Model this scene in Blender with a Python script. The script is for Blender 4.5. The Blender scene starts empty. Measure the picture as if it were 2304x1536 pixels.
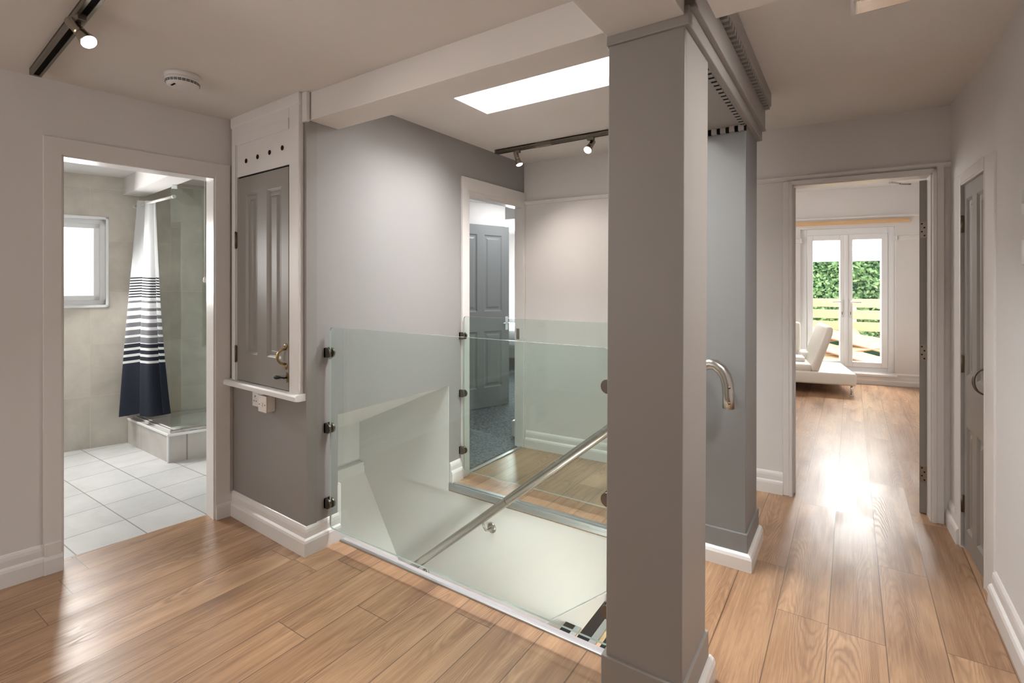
import bpy, bmesh, math, random
from mathutils import Matrix, Vector
random.seed(7)
SC = bpy.context.scene
COL = SC.collection
PI = math.pi
MW = {}            # world matrix of every object (parts share their thing's)
ID = Matrix.Identity(4)

# ------------------------------------------------------------------ materials
def N(nt, typ, **kw):
    n = nt.nodes.new(typ)
    for k, v in kw.items():
        if k.startswith('_'):
            setattr(n, k[1:], v)
        else:
            key = k.replace('__', ' ')
            if key.isdigit(): key = int(key)
            s = n.inputs[key]
            if isinstance(v, bpy.types.NodeSocket): nt.links.new(v, s)
            else: s.default_value = v
    return n
def mat_new(name):
    m = bpy.data.materials.new(name); m.use_nodes = True
    nt = m.node_tree; nt.nodes.clear()
    return m, nt
def finish(nt, sh):
    o = nt.nodes.new('ShaderNodeOutputMaterial'); nt.links.new(sh, o.inputs['Surface'])
def c4(c): return (c[0], c[1], c[2], 1.0)
def math_(nt, op, a, b=0.0, c=None):
    n = nt.nodes.new('ShaderNodeMath'); n.operation = op
    for i, v in enumerate((a, b, c)):
        if v is None: continue
        if isinstance(v, bpy.types.NodeSocket): nt.links.new(v, n.inputs[i])
        else: n.inputs[i].default_value = v
    return n.outputs[0]
def mixc(nt, fac, a, b, blend='MIX'):
    n = nt.nodes.new('ShaderNodeMix'); n.data_type = 'RGBA'; n.blend_type = blend
    for s, v in ((n.inputs['Factor'], fac), (n.inputs['A'], a), (n.inputs['B'], b)):
        pass
    def put(idx, v):
        s = n.inputs[idx]
        if isinstance(v, bpy.types.NodeSocket): nt.links.new(v, s)
        else: s.default_value = v if idx == 0 else c4(v)
    n.clamp_factor = True
    put(0, fac); put(6, a); put(7, b)
    return n.outputs[2]
def paint(name, col, rough=0.5, spec=0.4, bump=0.02, scale=40, metal=0.0, var=0.04):
    m, nt = mat_new(name)
    tc = N(nt, 'ShaderNodeTexCoord')
    no = N(nt, 'ShaderNodeTexNoise', Vector=tc.outputs['Object'], Scale=scale, Detail=3.0)
    lo = N(nt, 'ShaderNodeTexNoise', Vector=tc.outputs['Object'], Scale=1.3, Detail=2.0)
    dark = tuple(x*(1-var) for x in col); light = tuple(min(1, x*(1+var)) for x in col)
    cc = mixc(nt, lo.outputs['Fac'], dark, light)
    b = N(nt, 'ShaderNodeBump', Strength=bump, Distance=0.002, Height=no.outputs['Fac'])
    p = N(nt, 'ShaderNodeBsdfPrincipled', Roughness=rough, Metallic=metal, Normal=b.outputs[0])
    nt.links.new(cc, p.inputs['Base Color']); p.inputs['Specular IOR Level'].default_value = spec
    finish(nt, p.outputs[0]); return m
def metal(name, col, rough=0.3, brushed=0.0):
    m, nt = mat_new(name)
    tc = N(nt, 'ShaderNodeTexCoord')
    no = N(nt, 'ShaderNodeTexNoise', Vector=tc.outputs['Object'], Scale=6, Detail=1.0)
    rr = math_(nt, 'MULTIPLY_ADD', no.outputs['Fac'], 0.04, rough-0.02)
    p = N(nt, 'ShaderNodeBsdfPrincipled', Metallic=1.0, Roughness=rr)
    p.inputs['Base Color'].default_value = c4(col)
    finish(nt, p.outputs[0]); return m
def emis(name, col, st):
    m, nt = mat_new(name)
    tc = N(nt, 'ShaderNodeTexCoord')
    no = N(nt, 'ShaderNodeTexNoise', Vector=tc.outputs['Object'], Scale=3.0)
    cc = mixc(nt, no.outputs['Fac'], tuple(x*.97 for x in col), col)
    e = N(nt, 'ShaderNodeEmission', Strength=st); nt.links.new(cc, e.inputs['Color'])
    finish(nt, e.outputs[0]); return m
def glassmat(name, tint, refl=1.0, rough=0.0):
    m, nt = mat_new(name)
    lw = N(nt, 'ShaderNodeLayerWeight', Blend=0.5)
    p5 = math_(nt, 'POWER', lw.outputs['Facing'], 5.0)
    f = math_(nt, 'MULTIPLY_ADD', p5, 0.9*refl, 0.04*refl)
    t = N(nt, 'ShaderNodeBsdfTransparent', Color=c4(tint))
    g = N(nt, 'ShaderNodeBsdfGlossy', Roughness=rough, Color=(1, 1, 1, 1))
    mx = N(nt, 'ShaderNodeMixShader')
    nt.links.new(f, mx.inputs[0]); nt.links.new(t.outputs[0], mx.inputs[1]); nt.links.new(g.outputs[0], mx.inputs[2])
    finish(nt, mx.outputs[0]); return m

def wood_floor(name):
    m, nt = mat_new(name)
    tc = N(nt, 'ShaderNodeTexCoord')
    sp = N(nt, 'ShaderNodeSeparateXYZ', Vector=tc.outputs['Object'])
    xs = math_(nt, 'DIVIDE', math_(nt, 'ADD', sp.outputs['X'], -0.112 + 19.0), 0.19)
    ix = math_(nt, 'FLOOR', xs); fx = math_(nt, 'FRACT', xs)
    r1 = N(nt, 'ShaderNodeTexWhiteNoise', _noise_dimensions='1D', W=ix)
    ys = math_(nt, 'DIVIDE', math_(nt, 'MULTIPLY_ADD', r1.outputs['Value'], 7.3, math_(nt, 'ADD', sp.outputs['Y'], 20.0)), 1.28)
    iy = math_(nt, 'FLOOR', ys); fy = math_(nt, 'FRACT', ys)
    cid = N(nt, 'ShaderNodeCombineXYZ', X=ix, Y=iy)
    r2 = N(nt, 'ShaderNodeTexWhiteNoise', _noise_dimensions='2D', Vector=cid.outputs[0])
    gx = math_(nt, 'MULTIPLY_ADD', r2.outputs['Value'], 37.0, sp.outputs['X'])
    gy = math_(nt, 'MULTIPLY_ADD', r2.outputs['Value'], 91.0, sp.outputs['Y'])
    def nz(sx_, sy_, det, rough=.55, dist=0.0):
        v = N(nt, 'ShaderNodeCombineXYZ', X=math_(nt, 'MULTIPLY', gx, sx_), Y=math_(nt, 'MULTIPLY', gy, sy_))
        return N(nt, 'ShaderNodeTexNoise', Vector=v.outputs[0], Scale=1.0, Detail=det, Roughness=rough, Distortion=dist).outputs['Fac']
    rc = N(nt, 'ShaderNodeSeparateColor', Color=r2.outputs['Color'])
    cx = math_(nt, 'ADD', math_(nt, 'ADD', fx, -0.5), math_(nt, 'MULTIPLY_ADD', rc.outputs[0], 0.9, -0.45))
    sgn = math_(nt, 'MULTIPLY_ADD', math_(nt, 'GREATER_THAN', rc.outputs[1], 0.5), 2.0, -1.0)
    f = math_(nt, 'MULTIPLY_ADD', math_(nt, 'MULTIPLY', cx, cx), 6.5, math_(nt, 'MULTIPLY', math_(nt, 'MULTIPLY', gy, 1.5), sgn))
    f = math_(nt, 'MULTIPLY_ADD', nz(9.0, 2.2, 3.0), 1.1, f)
    rings = math_(nt, 'MULTIPLY_ADD', math_(nt, 'SINE', math_(nt, 'MULTIPLY', f, 34.0)), 0.5, 0.5)
    rings = math_(nt, 'POWER', rings, 1.6)
    msk = math_(nt, 'MAXIMUM', math_(nt, 'MINIMUM', math_(nt, 'MULTIPLY_ADD', nz(7.0, 1.6, 2.0), 4.0, -1.5), 1.0), 0.12)
    rings = math_(nt, 'MULTIPLY', rings, msk)
    pores = math_(nt, 'MAXIMUM', math_(nt, 'MULTIPLY_ADD', nz(330.0, 9.0, 2.0), 4.0, -2.1), 0.0)
    streak = nz(70.0, 1.4, 4.0, .7)
    patch = nz(11.0, 1.3, 4.0, .6, .7)
    kv = N(nt, 'ShaderNodeCombineXYZ', X=math_(nt, 'MULTIPLY', gx, 5.0), Y=math_(nt, 'MULTIPLY', gy, 2.2))
    vo = N(nt, 'ShaderNodeTexVoronoi', Vector=kv.outputs[0], Scale=0.62)
    knot = N(nt, 'ShaderNodeMapRange', Value=math_(nt, 'ADD', vo.outputs['Distance'], math_(nt, 'MULTIPLY', patch, 0.25)))
    knot.inputs[1].default_value = 0.10; knot.inputs[2].default_value = 0.38; knot.inputs[3].default_value = 1.0; knot.inputs[4].default_value = 0.0
    base = mixc(nt, r2.outputs['Value'], (0.32, 0.186, 0.102), (0.50, 0.312, 0.182))
    base = mixc(nt, math_(nt, 'MULTIPLY_ADD', patch, 3.0, -1.10), base, (0.21, 0.107, 0.055))
    base = mixc(nt, math_(nt, 'MULTIPLY_ADD', streak, 2.2, -0.95), base, (0.52, 0.335, 0.20))
    base = mixc(nt, math_(nt, 'MULTIPLY', rings, 0.50), base, (0.16, 0.08, 0.042))
    base = mixc(nt, math_(nt, 'MULTIPLY', pores, 0.5), base, (0.20, 0.11, 0.06))
    base = mixc(nt, math_(nt, 'MULTIPLY', knot.outputs[0], 0.75), base, (0.10, 0.05, 0.032))
    sx = math_(nt, 'ADD', math_(nt, 'LESS_THAN', fx, 0.010), math_(nt, 'GREATER_THAN', fx, 0.990))
    sy = math_(nt, 'LESS_THAN', fy, 0.0024)
    seam = math_(nt, 'MINIMUM', math_(nt, 'ADD', sx, sy), 1.0)
    base = mixc(nt, math_(nt, 'MULTIPLY', seam, 0.75), base, (0.05, 0.025, 0.015))
    h = math_(nt, 'SUBTRACT', math_(nt, 'MULTIPLY_ADD', rings, -0.8, math_(nt, 'MULTIPLY', streak, 0.6)), math_(nt, 'MULTIPLY', seam, 2.0))
    b = N(nt, 'ShaderNodeBump', Strength=0.22, Distance=0.0012, Height=h)
    rr = math_(nt, 'MULTIPLY_ADD', rings, 0.08, 0.30)
    p = N(nt, 'ShaderNodeBsdfPrincipled', Roughness=rr, Normal=b.outputs[0])
    p.inputs['Specular IOR Level'].default_value = 0.5
    nt.links.new(base, p.inputs['Base Color'])
    finish(nt, p.outputs[0]); return m

def tiles(name, c1, c2, grout, tw, th, ox, oy, axes, rough=0.3, gw=0.006, mott=3.0):
    """grid tiles; axes = two of X Y Z used as u, v"""
    m, nt = mat_new(name)
    tc = N(nt, 'ShaderNodeTexCoord')
    sp = N(nt, 'ShaderNodeSeparateXYZ', Vector=tc.outputs['Object'])
    u = math_(nt, 'DIVIDE', math_(nt, 'ADD', sp.outputs[axes[0]], 40*tw - ox), tw)
    v = math_(nt, 'DIVIDE', math_(nt, 'ADD', sp.outputs[axes[1]], 40*th - oy), th)
    fu = math_(nt, 'FRACT', u); fv = math_(nt, 'FRACT', v)
    g = math_(nt, 'MINIMUM', math_(nt, 'ADD', math_(nt, 'LESS_THAN', fu, gw/tw), math_(nt, 'LESS_THAN', fv, gw/th)), 1.0)
    no = N(nt, 'ShaderNodeTexNoise', Vector=tc.outputs['Object'], Scale=mott, Detail=6.0, Roughness=0.6, Distortion=0.4)
    cid = N(nt, 'ShaderNodeCombineXYZ', X=math_(nt, 'FLOOR', u), Y=math_(nt, 'FLOOR', v))
    wn = N(nt, 'ShaderNodeTexWhiteNoise', _noise_dimensions='2D', Vector=cid.outputs[0])
    f = math_(nt, 'MULTIPLY_ADD', wn.outputs['Value'], 0.25, math_(nt, 'MULTIPLY_ADD', no.outputs['Fac'], 1.5, -0.45))
    f = math_(nt, 'MINIMUM', math_(nt, 'MAXIMUM', f, 0.0), 1.0)
    cc = mixc(nt, f, c1, c2); cc = mixc(nt, g, cc, grout)
    b = N(nt, 'ShaderNodeBump', Strength=0.3, Distance=0.002, Height=math_(nt, 'SUBTRACT', 1.0, g))
    p = N(nt, 'ShaderNodeBsdfPrincipled', Roughness=rough, Normal=b.outputs[0]); nt.links.new(cc, p.inputs['Base Color'])
    finish(nt, p.outputs[0]); return m

def speckle(name, c1, c2, scale, rough=0.9, bump=0.4):
    m, nt = mat_new(name)
    tc = N(nt, 'ShaderNodeTexCoord')
    no = N(nt, 'ShaderNodeTexNoise', Vector=tc.outputs['Object'], Scale=scale, Detail=4.0, Roughness=0.8)
    mr = N(nt, 'ShaderNodeMapRange', Value=no.outputs['Fac']); mr.inputs[1].default_value = .38; mr.inputs[2].default_value = .62
    cc = mixc(nt, mr.outputs[0], c1, c2)
    b = N(nt, 'ShaderNodeBump', Strength=bump, Distance=0.004, Height=no.outputs['Fac'])
    p = N(nt, 'ShaderNodeBsdfPrincipled', Roughness=rough, Normal=b.outputs[0]); nt.links.new(cc, p.inputs['Base Color'])
    finish(nt, p.outputs[0]); return m

def pine(name, c1, c2, axis='X', grooves=0.0):
    m, nt = mat_new(name)
    tc = N(nt, 'ShaderNodeTexCoord')
    mp = N(nt, 'ShaderNodeMapping', Vector=tc.outputs['Object'])
    mp.inputs['Scale'].default_value = (0.6, 6, 12)
    no = N(nt, 'ShaderNodeTexNoise', Vector=mp.outputs[0], Scale=4.0, Detail=4.0, Distortion=0.6)
    cc = mixc(nt, no.outputs['Fac'], c1, c2)
    if grooves:
        sp = N(nt, 'ShaderNodeSeparateXYZ', Vector=tc.outputs['Object'])
        f = math_(nt, 'FRACT', math_(nt, 'DIVIDE', sp.outputs['Z'], grooves))
        cc = mixc(nt, math_(nt, 'MULTIPLY', math_(nt, 'LESS_THAN', f, 0.3), 0.45), cc, (0.35, 0.2, 0.08))
    vo = N(nt, 'ShaderNodeTexVoronoi', Vector=mp.outputs[0], Scale=1.1)
    kn = math_(nt, 'LESS_THAN', vo.outputs['Distance'], 0.07)
    cc = mixc(nt, math_(nt, 'MULTIPLY', kn, 0.7), cc, (0.25, 0.12, 0.04))
    p = N(nt, 'ShaderNodeBsdfPrincipled', Roughness=0.6); nt.links.new(cc, p.inputs['Base Color'])
    finish(nt, p.outputs[0]); return m

def curtain_mat():
    m, nt = mat_new('striped_fabric')
    uv = N(nt, 'ShaderNodeUVMap')
    sp = N(nt, 'ShaderNodeSeparateXYZ', Vector=uv.outputs[0])
    v = sp.outputs['Y']
    def zone(a, b):
        return math_(nt, 'MULTIPLY', math_(nt, 'GREATER_THAN', v, a), math_(nt, 'LESS_THAN', v, b))
    def stripe(a, per, duty):
        f = math_(nt, 'FRACT', math_(nt, 'DIVIDE', math_(nt, 'SUBTRACT', v, a - 10*per), per))
        return math_(nt, 'LESS_THAN', f, duty)
    z1 = math_(nt, 'MULTIPLY', zone(.363, .46), stripe(.363, .0125, .5))
    dut = math_(nt, 'MULTIPLY_ADD', math_(nt, 'SUBTRACT', v, .47), 2.6, .26)
    z2 = math_(nt, 'MULTIPLY', zone(.472, .668), stripe(.472, .034, dut))
    z3 = math_(nt, 'MULTIPLY', zone(.672, .76), stripe(.672, .0295, .60))
    z4 = math_(nt, 'GREATER_THAN', v, .76)
    cc = mixc(nt, z1, (.78, .79, .80), (.012, .013, .018))
    cc = mixc(nt, z2, cc, (.17, .17, .185))
    cc = mixc(nt, z3, cc, (.012, .016, .028))
    cc = mixc(nt, z4, cc, (.013, .019, .033))
    p = N(nt, 'ShaderNodeBsdfPrincipled', Roughness=0.8); nt.links.new(cc, p.inputs['Base Color'])
    tr = N(nt, 'ShaderNodeBsdfTranslucent'); nt.links.new(cc, tr.inputs['Color'])
    mx = N(nt, 'ShaderNodeMixShader'); mx.inputs[0].default_value = .25
    nt.links.new(p.outputs[0], mx.inputs[1]); nt.links.new(tr.outputs[0], mx.inputs[2])
    finish(nt, mx.outputs[0]); return m

def leafmat(name, c1, c2):
    m, nt = mat_new(name)
    oi = N(nt, 'ShaderNodeNewGeometry')
    cc = mixc(nt, oi.outputs['Random Per Island'], c1, c2)
    p = N(nt, 'ShaderNodeBsdfPrincipled', Roughness=0.5); nt.links.new(cc, p.inputs['Base Color'])
    tr = N(nt, 'ShaderNodeBsdfTranslucent'); nt.links.new(cc, tr.inputs['Color'])
    mx = N(nt, 'ShaderNodeMixShader'); mx.inputs[0].default_value = .4
    nt.links.new(p.outputs[0], mx.inputs[1]); nt.links.new(tr.outputs[0], mx.inputs[2])
    finish(nt, mx.outputs[0]); return m

def frosted(name, st):
    m, nt = mat_new(name)
    tc = N(nt, 'ShaderNodeTexCoord')
    vo = N(nt, 'ShaderNodeTexVoronoi', Vector=tc.outputs['Object'], Scale=70.0)
    sp = N(nt, 'ShaderNodeSeparateXYZ', Vector=tc.outputs['Object'])
    z = N(nt, 'ShaderNodeMapRange', Value=sp.outputs['Z']); z.inputs[1].default_value = 1.28; z.inputs[2].default_value = 1.62
    low = mixc(nt, math_(nt, 'MULTIPLY_ADD', vo.outputs['Distance'], 1.3, 0.0), (.22, .255, .235), (.62, .68, .66))
    cc = mixc(nt, z.outputs[0], low, (.97, .985, 1.0))
    e = N(nt, 'ShaderNodeEmission', Strength=st); nt.links.new(cc, e.inputs['Color'])
    finish(nt, e.outputs[0]); return m

M = {}
M['white'] = paint('white_wall_paint', (.71, .685, .668), .6, .3, .03, 60)
M['ceil'] = paint('ceiling_paint', (.74, .705, .675), .75, .2, .03, 60)
M['gloss'] = paint('white_gloss_trim', (.74, .715, .695), .28, .5, .02, 25)
M['grey'] = paint('warm_grey_wall_paint', (.295, .282, .276), .48, .4, .03, 60)
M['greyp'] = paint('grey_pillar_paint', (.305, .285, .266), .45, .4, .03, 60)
M['greyc'] = paint('shaded_grey_wall_paint', (.275, .26, .247), .5, .4, .03, 60)  # same grey wall paint, darkened: the cupboard front's shade is in the colour
M['strip'] = paint('pale_lilac_strip', (.42, .40, .41), .4, .4, .02)
M['greyq'] = paint('shaded_grey_pillar_paint', (.225, .226, .226), .45, .4, .03, 60)  # pillar grey darkened so the far pillar looks less lit; shade in the colour
M['greyd'] = paint('grey_door_paint', (.265, .245, .222), .35, .5, .05, 30)
M['greyb'] = paint('blue_grey_door_paint', (.225, .235, .235), .38, .5, .05, 30)
M['plaster'] = paint('white_stairwell_plaster', (.79, .78, .755), .6, .3, .05, 20)
M['dark'] = paint('dark_gap', (.008, .007, .006), .9, .1)
M['black'] = paint('black_rubber', (.012, .012, .012), .7, .2, .3, 200)
M['alu'] = metal('aluminium_trim', (.50, .52, .53), .42)
M['steel'] = metal('brushed_stainless', (.52, .50, .47), .27)
M['chrome'] = metal('chrome', (.75, .78, .80), .12)
M['bronze'] = metal('bronze_nickel', (.20, .175, .15), .26)
M['brass'] = metal('aged_brass', (.36, .25, .10), .28)
M['hinge'] = metal('dark_hinge_metal', (.16, .13, .09), .4)
M['plate'] = metal('dull_steel_plate', (.36, .31, .26), .45)
M['track'] = metal('track_bronze', (.22, .20, .165), .35)
M['nickel'] = metal('nickel_lamp', (.42, .38, .31), .25)
M['plastic'] = paint('white_plastic', (.74, .72, .71), .35, .5, .0)
M['cream'] = paint('cream_plastic', (.70, .66, .60), .4, .5, .0)
M['upvc'] = paint('white_upvc', (.82, .83, .84), .3, .5, .0)
M['wood'] = wood_floor('oak_laminate')
M['tread'] = pine('pale_tread_board', (.55, .36, .2), (.68, .48, .30))
M['bfloor'] = tiles('pale_floor_tiles', (.50, .505, .50), (.74, .745, .74), (.30, .29, .27), .345, .303, -3.941, 1.215, ('X', 'Y'), .22, .006, 2.2)
M['btile'] = tiles('beige_wall_tiles', (.43, .40, .345), (.72, .675, .595), (.62, .55, .42), .33, .446, .175, .441, ('X', 'Z'), .25, .004, 3.4)
M['plinth'] = tiles('beige_plinth_tiles', (.47, .445, .41), (.66, .64, .60), (.3, .28, .25), .60, 2.0, .04, 1.0, ('X', 'Z'), .3, .004, 3.0)
M['carpet'] = speckle('charcoal_carpet', (.02, .027, .033), (.20, .235, .26), 48)
M['glass'] = glassmat('green_tinted_glass', (.905, .952, .935), 1.0)
M['gedge'] = paint('glass_edge', (.36, .42, .39), .15, .8, 0)
M['sglass'] = glassmat('shower_glass', (.92, .955, .93), 1.0)
M['wglass'] = glassmat('window_glass', (.985, .99, .99), .8)
M['sky'] = emis('rooflight_glazing', (.97, .985, 1.0), 82.0)
M['frost'] = frosted('textured_glass', 2.6)
M['bulb'] = emis('lamp_glow', (1.0, .93, .86), 14.0)
M['bulbw'] = emis('lamp_glow_warm', (1.0, .82, .70), 9.0)
M['led'] = emis('green_led', (.05, 1.0, .45), 3.0)
M['leather'] = paint('cream_leather', (.70, .665, .605), .38, .5, .10, 9, var=.06)
M['pine'] = pine('pine_batten', (.62, .36, .16), (.78, .55, .32))
M['fence'] = pine('grooved_decking', (.52, .35, .16), (.66, .48, .26), grooves=.028)
M['plank'] = pine('weathered_plank', (.36, .19, .09), (.56, .38, .24))
M['canopy'] = emis('glowing_canopy_sheet', (1, 1, 1), 7.0)  # sheet glows by itself, in place of daylight coming through it
M['leaf'] = leafmat('hedge_leaves', (.06, .20, .07), (.46, .66, .30))
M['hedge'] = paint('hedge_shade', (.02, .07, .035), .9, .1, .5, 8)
M['curtain'] = curtain_mat()
M['deck'] = paint('terrace_paving', (.45, .44, .42), .8, .2, .2, 12)
M['bed'] = paint('bed_linen', (.72, .74, .74), .8, .2, .2, 10)
M['clear'] = glassmat('diffuser_acrylic', (.97, .97, .97), 4.0, .08)

# ------------------------------------------------------------------ mesh helpers
def box(bm, x0, x1, y0, y1, z0, z1, bev=0.0, seg=2):
    if x0 > x1: x0, x1 = x1, x0
    if y0 > y1: y0, y1 = y1, y0
    if z0 > z1: z0, z1 = z1, z0
    vs = [bm.verts.new(p) for p in ((x0,y0,z0),(x1,y0,z0),(x1,y1,z0),(x0,y1,z0),(x0,y0,z1),(x1,y0,z1),(x1,y1,z1),(x0,y1,z1))]
    fs = [bm.faces.new([vs[i] for i in f]) for f in ((3,2,1,0),(4,5,6,7),(0,1,5,4),(1,2,6,5),(2,3,7,6),(3,0,4,7))]
    if bev > 0:
        es = list({e for f in fs for e in f.edges})
        bmesh.ops.bevel(bm, geom=es, offset=bev, segments=seg, profile=0.5, affect='EDGES')
    return bm
def B(x0, x1, y0, y1, z0, z1, bev=0.0, seg=2): return box(bmesh.new(), x0, x1, y0, y1, z0, z1, bev, seg)
def poly(bm, pts, a0, a1, axis='z', bev=0.0):
    """extrude a 2-D polygon: axis z -> (x,y), y -> (x,z), x -> (y,z)"""
    def P(p, a):
        return (p[0], p[1], a) if axis == 'z' else ((p[0], a, p[1]) if axis == 'y' else (a, p[0], p[1]))
    lo = [bm.verts.new(P(p, a0)) for p in pts]; hi = [bm.verts.new(P(p, a1)) for p in pts]
    n = len(pts); fs = [bm.faces.new(lo), bm.faces.new(hi)]
    for i in range(n): fs.append(bm.faces.new((lo[i], lo[(i+1) % n], hi[(i+1) % n], hi[i])))
    bmesh.ops.recalc_face_normals(bm, faces=fs)
    if bev > 0:
        es = list({e for f in fs[:2] for e in f.edges})
        bmesh.ops.bevel(bm, geom=es, offset=bev, segments=2, profile=0.5, affect='EDGES')
    return bm
def tube(bm, pts, r, n=14, closed=False):
    pts = [Vector(p) for p in pts]; rings = []
    rad = r if isinstance(r, (list, tuple)) else [r]*len(pts)
    t0 = (pts[1]-pts[0]).normalized()
    up = Vector((0, 0, 1)) if abs(t0.z) < .9 else Vector((1, 0, 0))
    nrm = (up - t0*up.dot(t0)).normalized()
    for i, p in enumerate(pts):
        a = pts[max(0, i-1)]; b = pts[min(len(pts)-1, i+1)]
        t = (b-a).normalized(); nrm = (nrm - t*nrm.dot(t)).normalized(); bi = t.cross(nrm)
        rings.append([bm.verts.new(p + (nrm*math.cos(2*PI*k/n) + bi*math.sin(2*PI*k/n))*rad[i]) for k in range(n)])
    for i in range(len(rings)-1):
        for k in range(n):
            f = bm.faces.new((rings[i][k], rings[i][(k+1) % n], rings[i+1][(k+1) % n], rings[i+1][k])); f.smooth = True
    bm.faces.new(list(reversed(rings[0]))); bm.faces.new(rings[-1])
    return bm
def T(pts, r, n=14): return tube(bmesh.new(), pts, r, n)
def lathe(bm, prof, mx=ID, n=32, smooth=True):
    rings = []
    for r, z in prof:
        if r < 1e-5: rings.append([bm.verts.new(mx @ Vector((0, 0, z)))])
        else: rings.append([bm.verts.new(mx @ Vector((r*math.cos(2*PI*k/n), r*math.sin(2*PI*k/n), z))) for k in range(n)])
    for a, b in zip(rings[:-1], rings[1:]):
        for k in range(n):
            k2 = (k+1) % n
            if len(a) == 1 and len(b) == 1: continue
            vs = (a[0], b[k2], b[k]) if len(a) == 1 else ((a[k], a[k2], b[0]) if len(b) == 1 else (a[k], a[k2], b[k2], b[k]))
            f = bm.faces.new(vs); f.smooth = smooth
    for r in (rings[0], rings[-1]):
        if len(r) > 1: bm.faces.new(r)
    bmesh.ops.recalc_face_normals(bm, faces=bm.faces[:])
    return bm
def sweep(bm, path, prof, side=1):
    """sweep a (distance, height) profile along a floor path; side=+1 offsets to the left of travel"""
    path = [Vector(p) for p in path]; n = len(path); rows = []
    for i in range(n):
        def nn(a, b):
            d = (b-a).normalized(); return Vector((-d.y, d.x))*side
        if i == 0: m = nn(path[0], path[1])
        elif i == n-1: m = nn(path[-2], path[-1])
        else:
            a = nn(path[i-1], path[i]); b = nn(path[i], path[i+1]); m = (a+b); m = m/(m.dot(a))
        rows.append([bm.verts.new((path[i].x + m.x*d, path[i].y + m.y*d, h)) for d, h in prof])
    for a, b in zip(rows[:-1], rows[1:]):
        for k in range(len(prof)-1): bm.faces.new((a[k], a[k+1], b[k+1], b[k]))
        bm.faces.new((a[-1], a[0], b[0], b[-1]))
    bm.faces.new(rows[0]); bm.faces.new(rows[-1])
    bmesh.ops.recalc_face_normals(bm, faces=bm.faces[:])
    return bm
SK = [(0,0),(.026,0),(.026,.068),(.022,.080),(.013,.088),(.013,.118),(.010,.132),(.004,.142),(0,.145)]
SKS = [(0,0),(.022,0),(.022,.058),(.016,.072),(.006,.08),(0,.08)]

def obj(name, bm, m, parent=None, frame=None, mats=None):
    me = bpy.data.meshes.new(name); bm.to_mesh(me); bm.free()
    me.materials.append(m)
    for x in (mats or []): me.materials.append(x)
    o = bpy.data.objects.new(name, me); COL.objects.link(o)
    fr = frame or ID
    if parent is None:
        o.matrix_world = fr; MW[o] = fr
    else:
        me.transform(MW[parent].inverted() @ fr); o.parent = parent; MW[o] = MW[parent]
    return o
def tag(o, label=None, cat=None, group=None, kind=None):
    if label: o['label'] = label
    if cat: o['category'] = cat
    if group: o['group'] = group
    if kind: o['kind'] = kind
    return o
def F(p, ang=0.0): return Matrix.Translation((p[0], p[1], p[2] if len(p) > 2 else 0)) @ Matrix.Rotation(ang, 4, 'Z')
def thing(name, label, cat, loc=(0,0,0), ang=0.0, group=None):
    o = bpy.data.objects.new(name, None); COL.objects.link(o)
    o.empty_display_size = .1; o.location = loc; o.rotation_euler = (0, 0, ang); MW[o] = F(loc, ang)
    return tag(o, label, cat, group)
def struct(name, bm, m, frame=None, label=None, cat=None, mats=None):
    o = obj(name, bm, m, None, frame, mats); o['kind'] = 'structure'
    o['label'] = label; o['category'] = cat or name.split('_')[0].split('.')[0]
    return o
def dup(root, loc, ang=None, label=None):
    r = root.copy(); COL.objects.link(r); r.location = loc
    if ang is not None: r.rotation_euler = (0, 0, ang)
    if label: r['label'] = label
    MW[r] = F(loc, r.rotation_euler.z)
    for ch in list(root.children):
        c = ch.copy(); COL.objects.link(c); c.parent = r; MW[c] = MW[r]
        for g in list(ch.children):
            d = g.copy(); COL.objects.link(d); d.parent = c; MW[d] = MW[r]
    return r
def direction(p, q): return math.atan2(q[1]-p[1], q[0]-p[0])
def wall(name, p, q, th, z0, z1, ops, m, label, ext=(0, 0)):
    """wall in its own frame: x runs p->q, the wall body lies from y=0 to y=th"""
    L = math.hypot(q[0]-p[0], q[1]-p[1]) + ext[1]; bm = bmesh.new(); x = -ext[0]
    for a, b, c, d in sorted(ops):
        if a > x: box(bm, x, a, 0, th, z0, z1)
        if c > z0: box(bm, a, b, 0, th, z0, c)
        if d < z1: box(bm, a, b, 0, th, d, z1)
        x = b
    if L > x: box(bm, x, L, 0, th, z0, z1)
    return struct(name, bm, m, F(p, direction(p, q)), label, 'wall')
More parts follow.
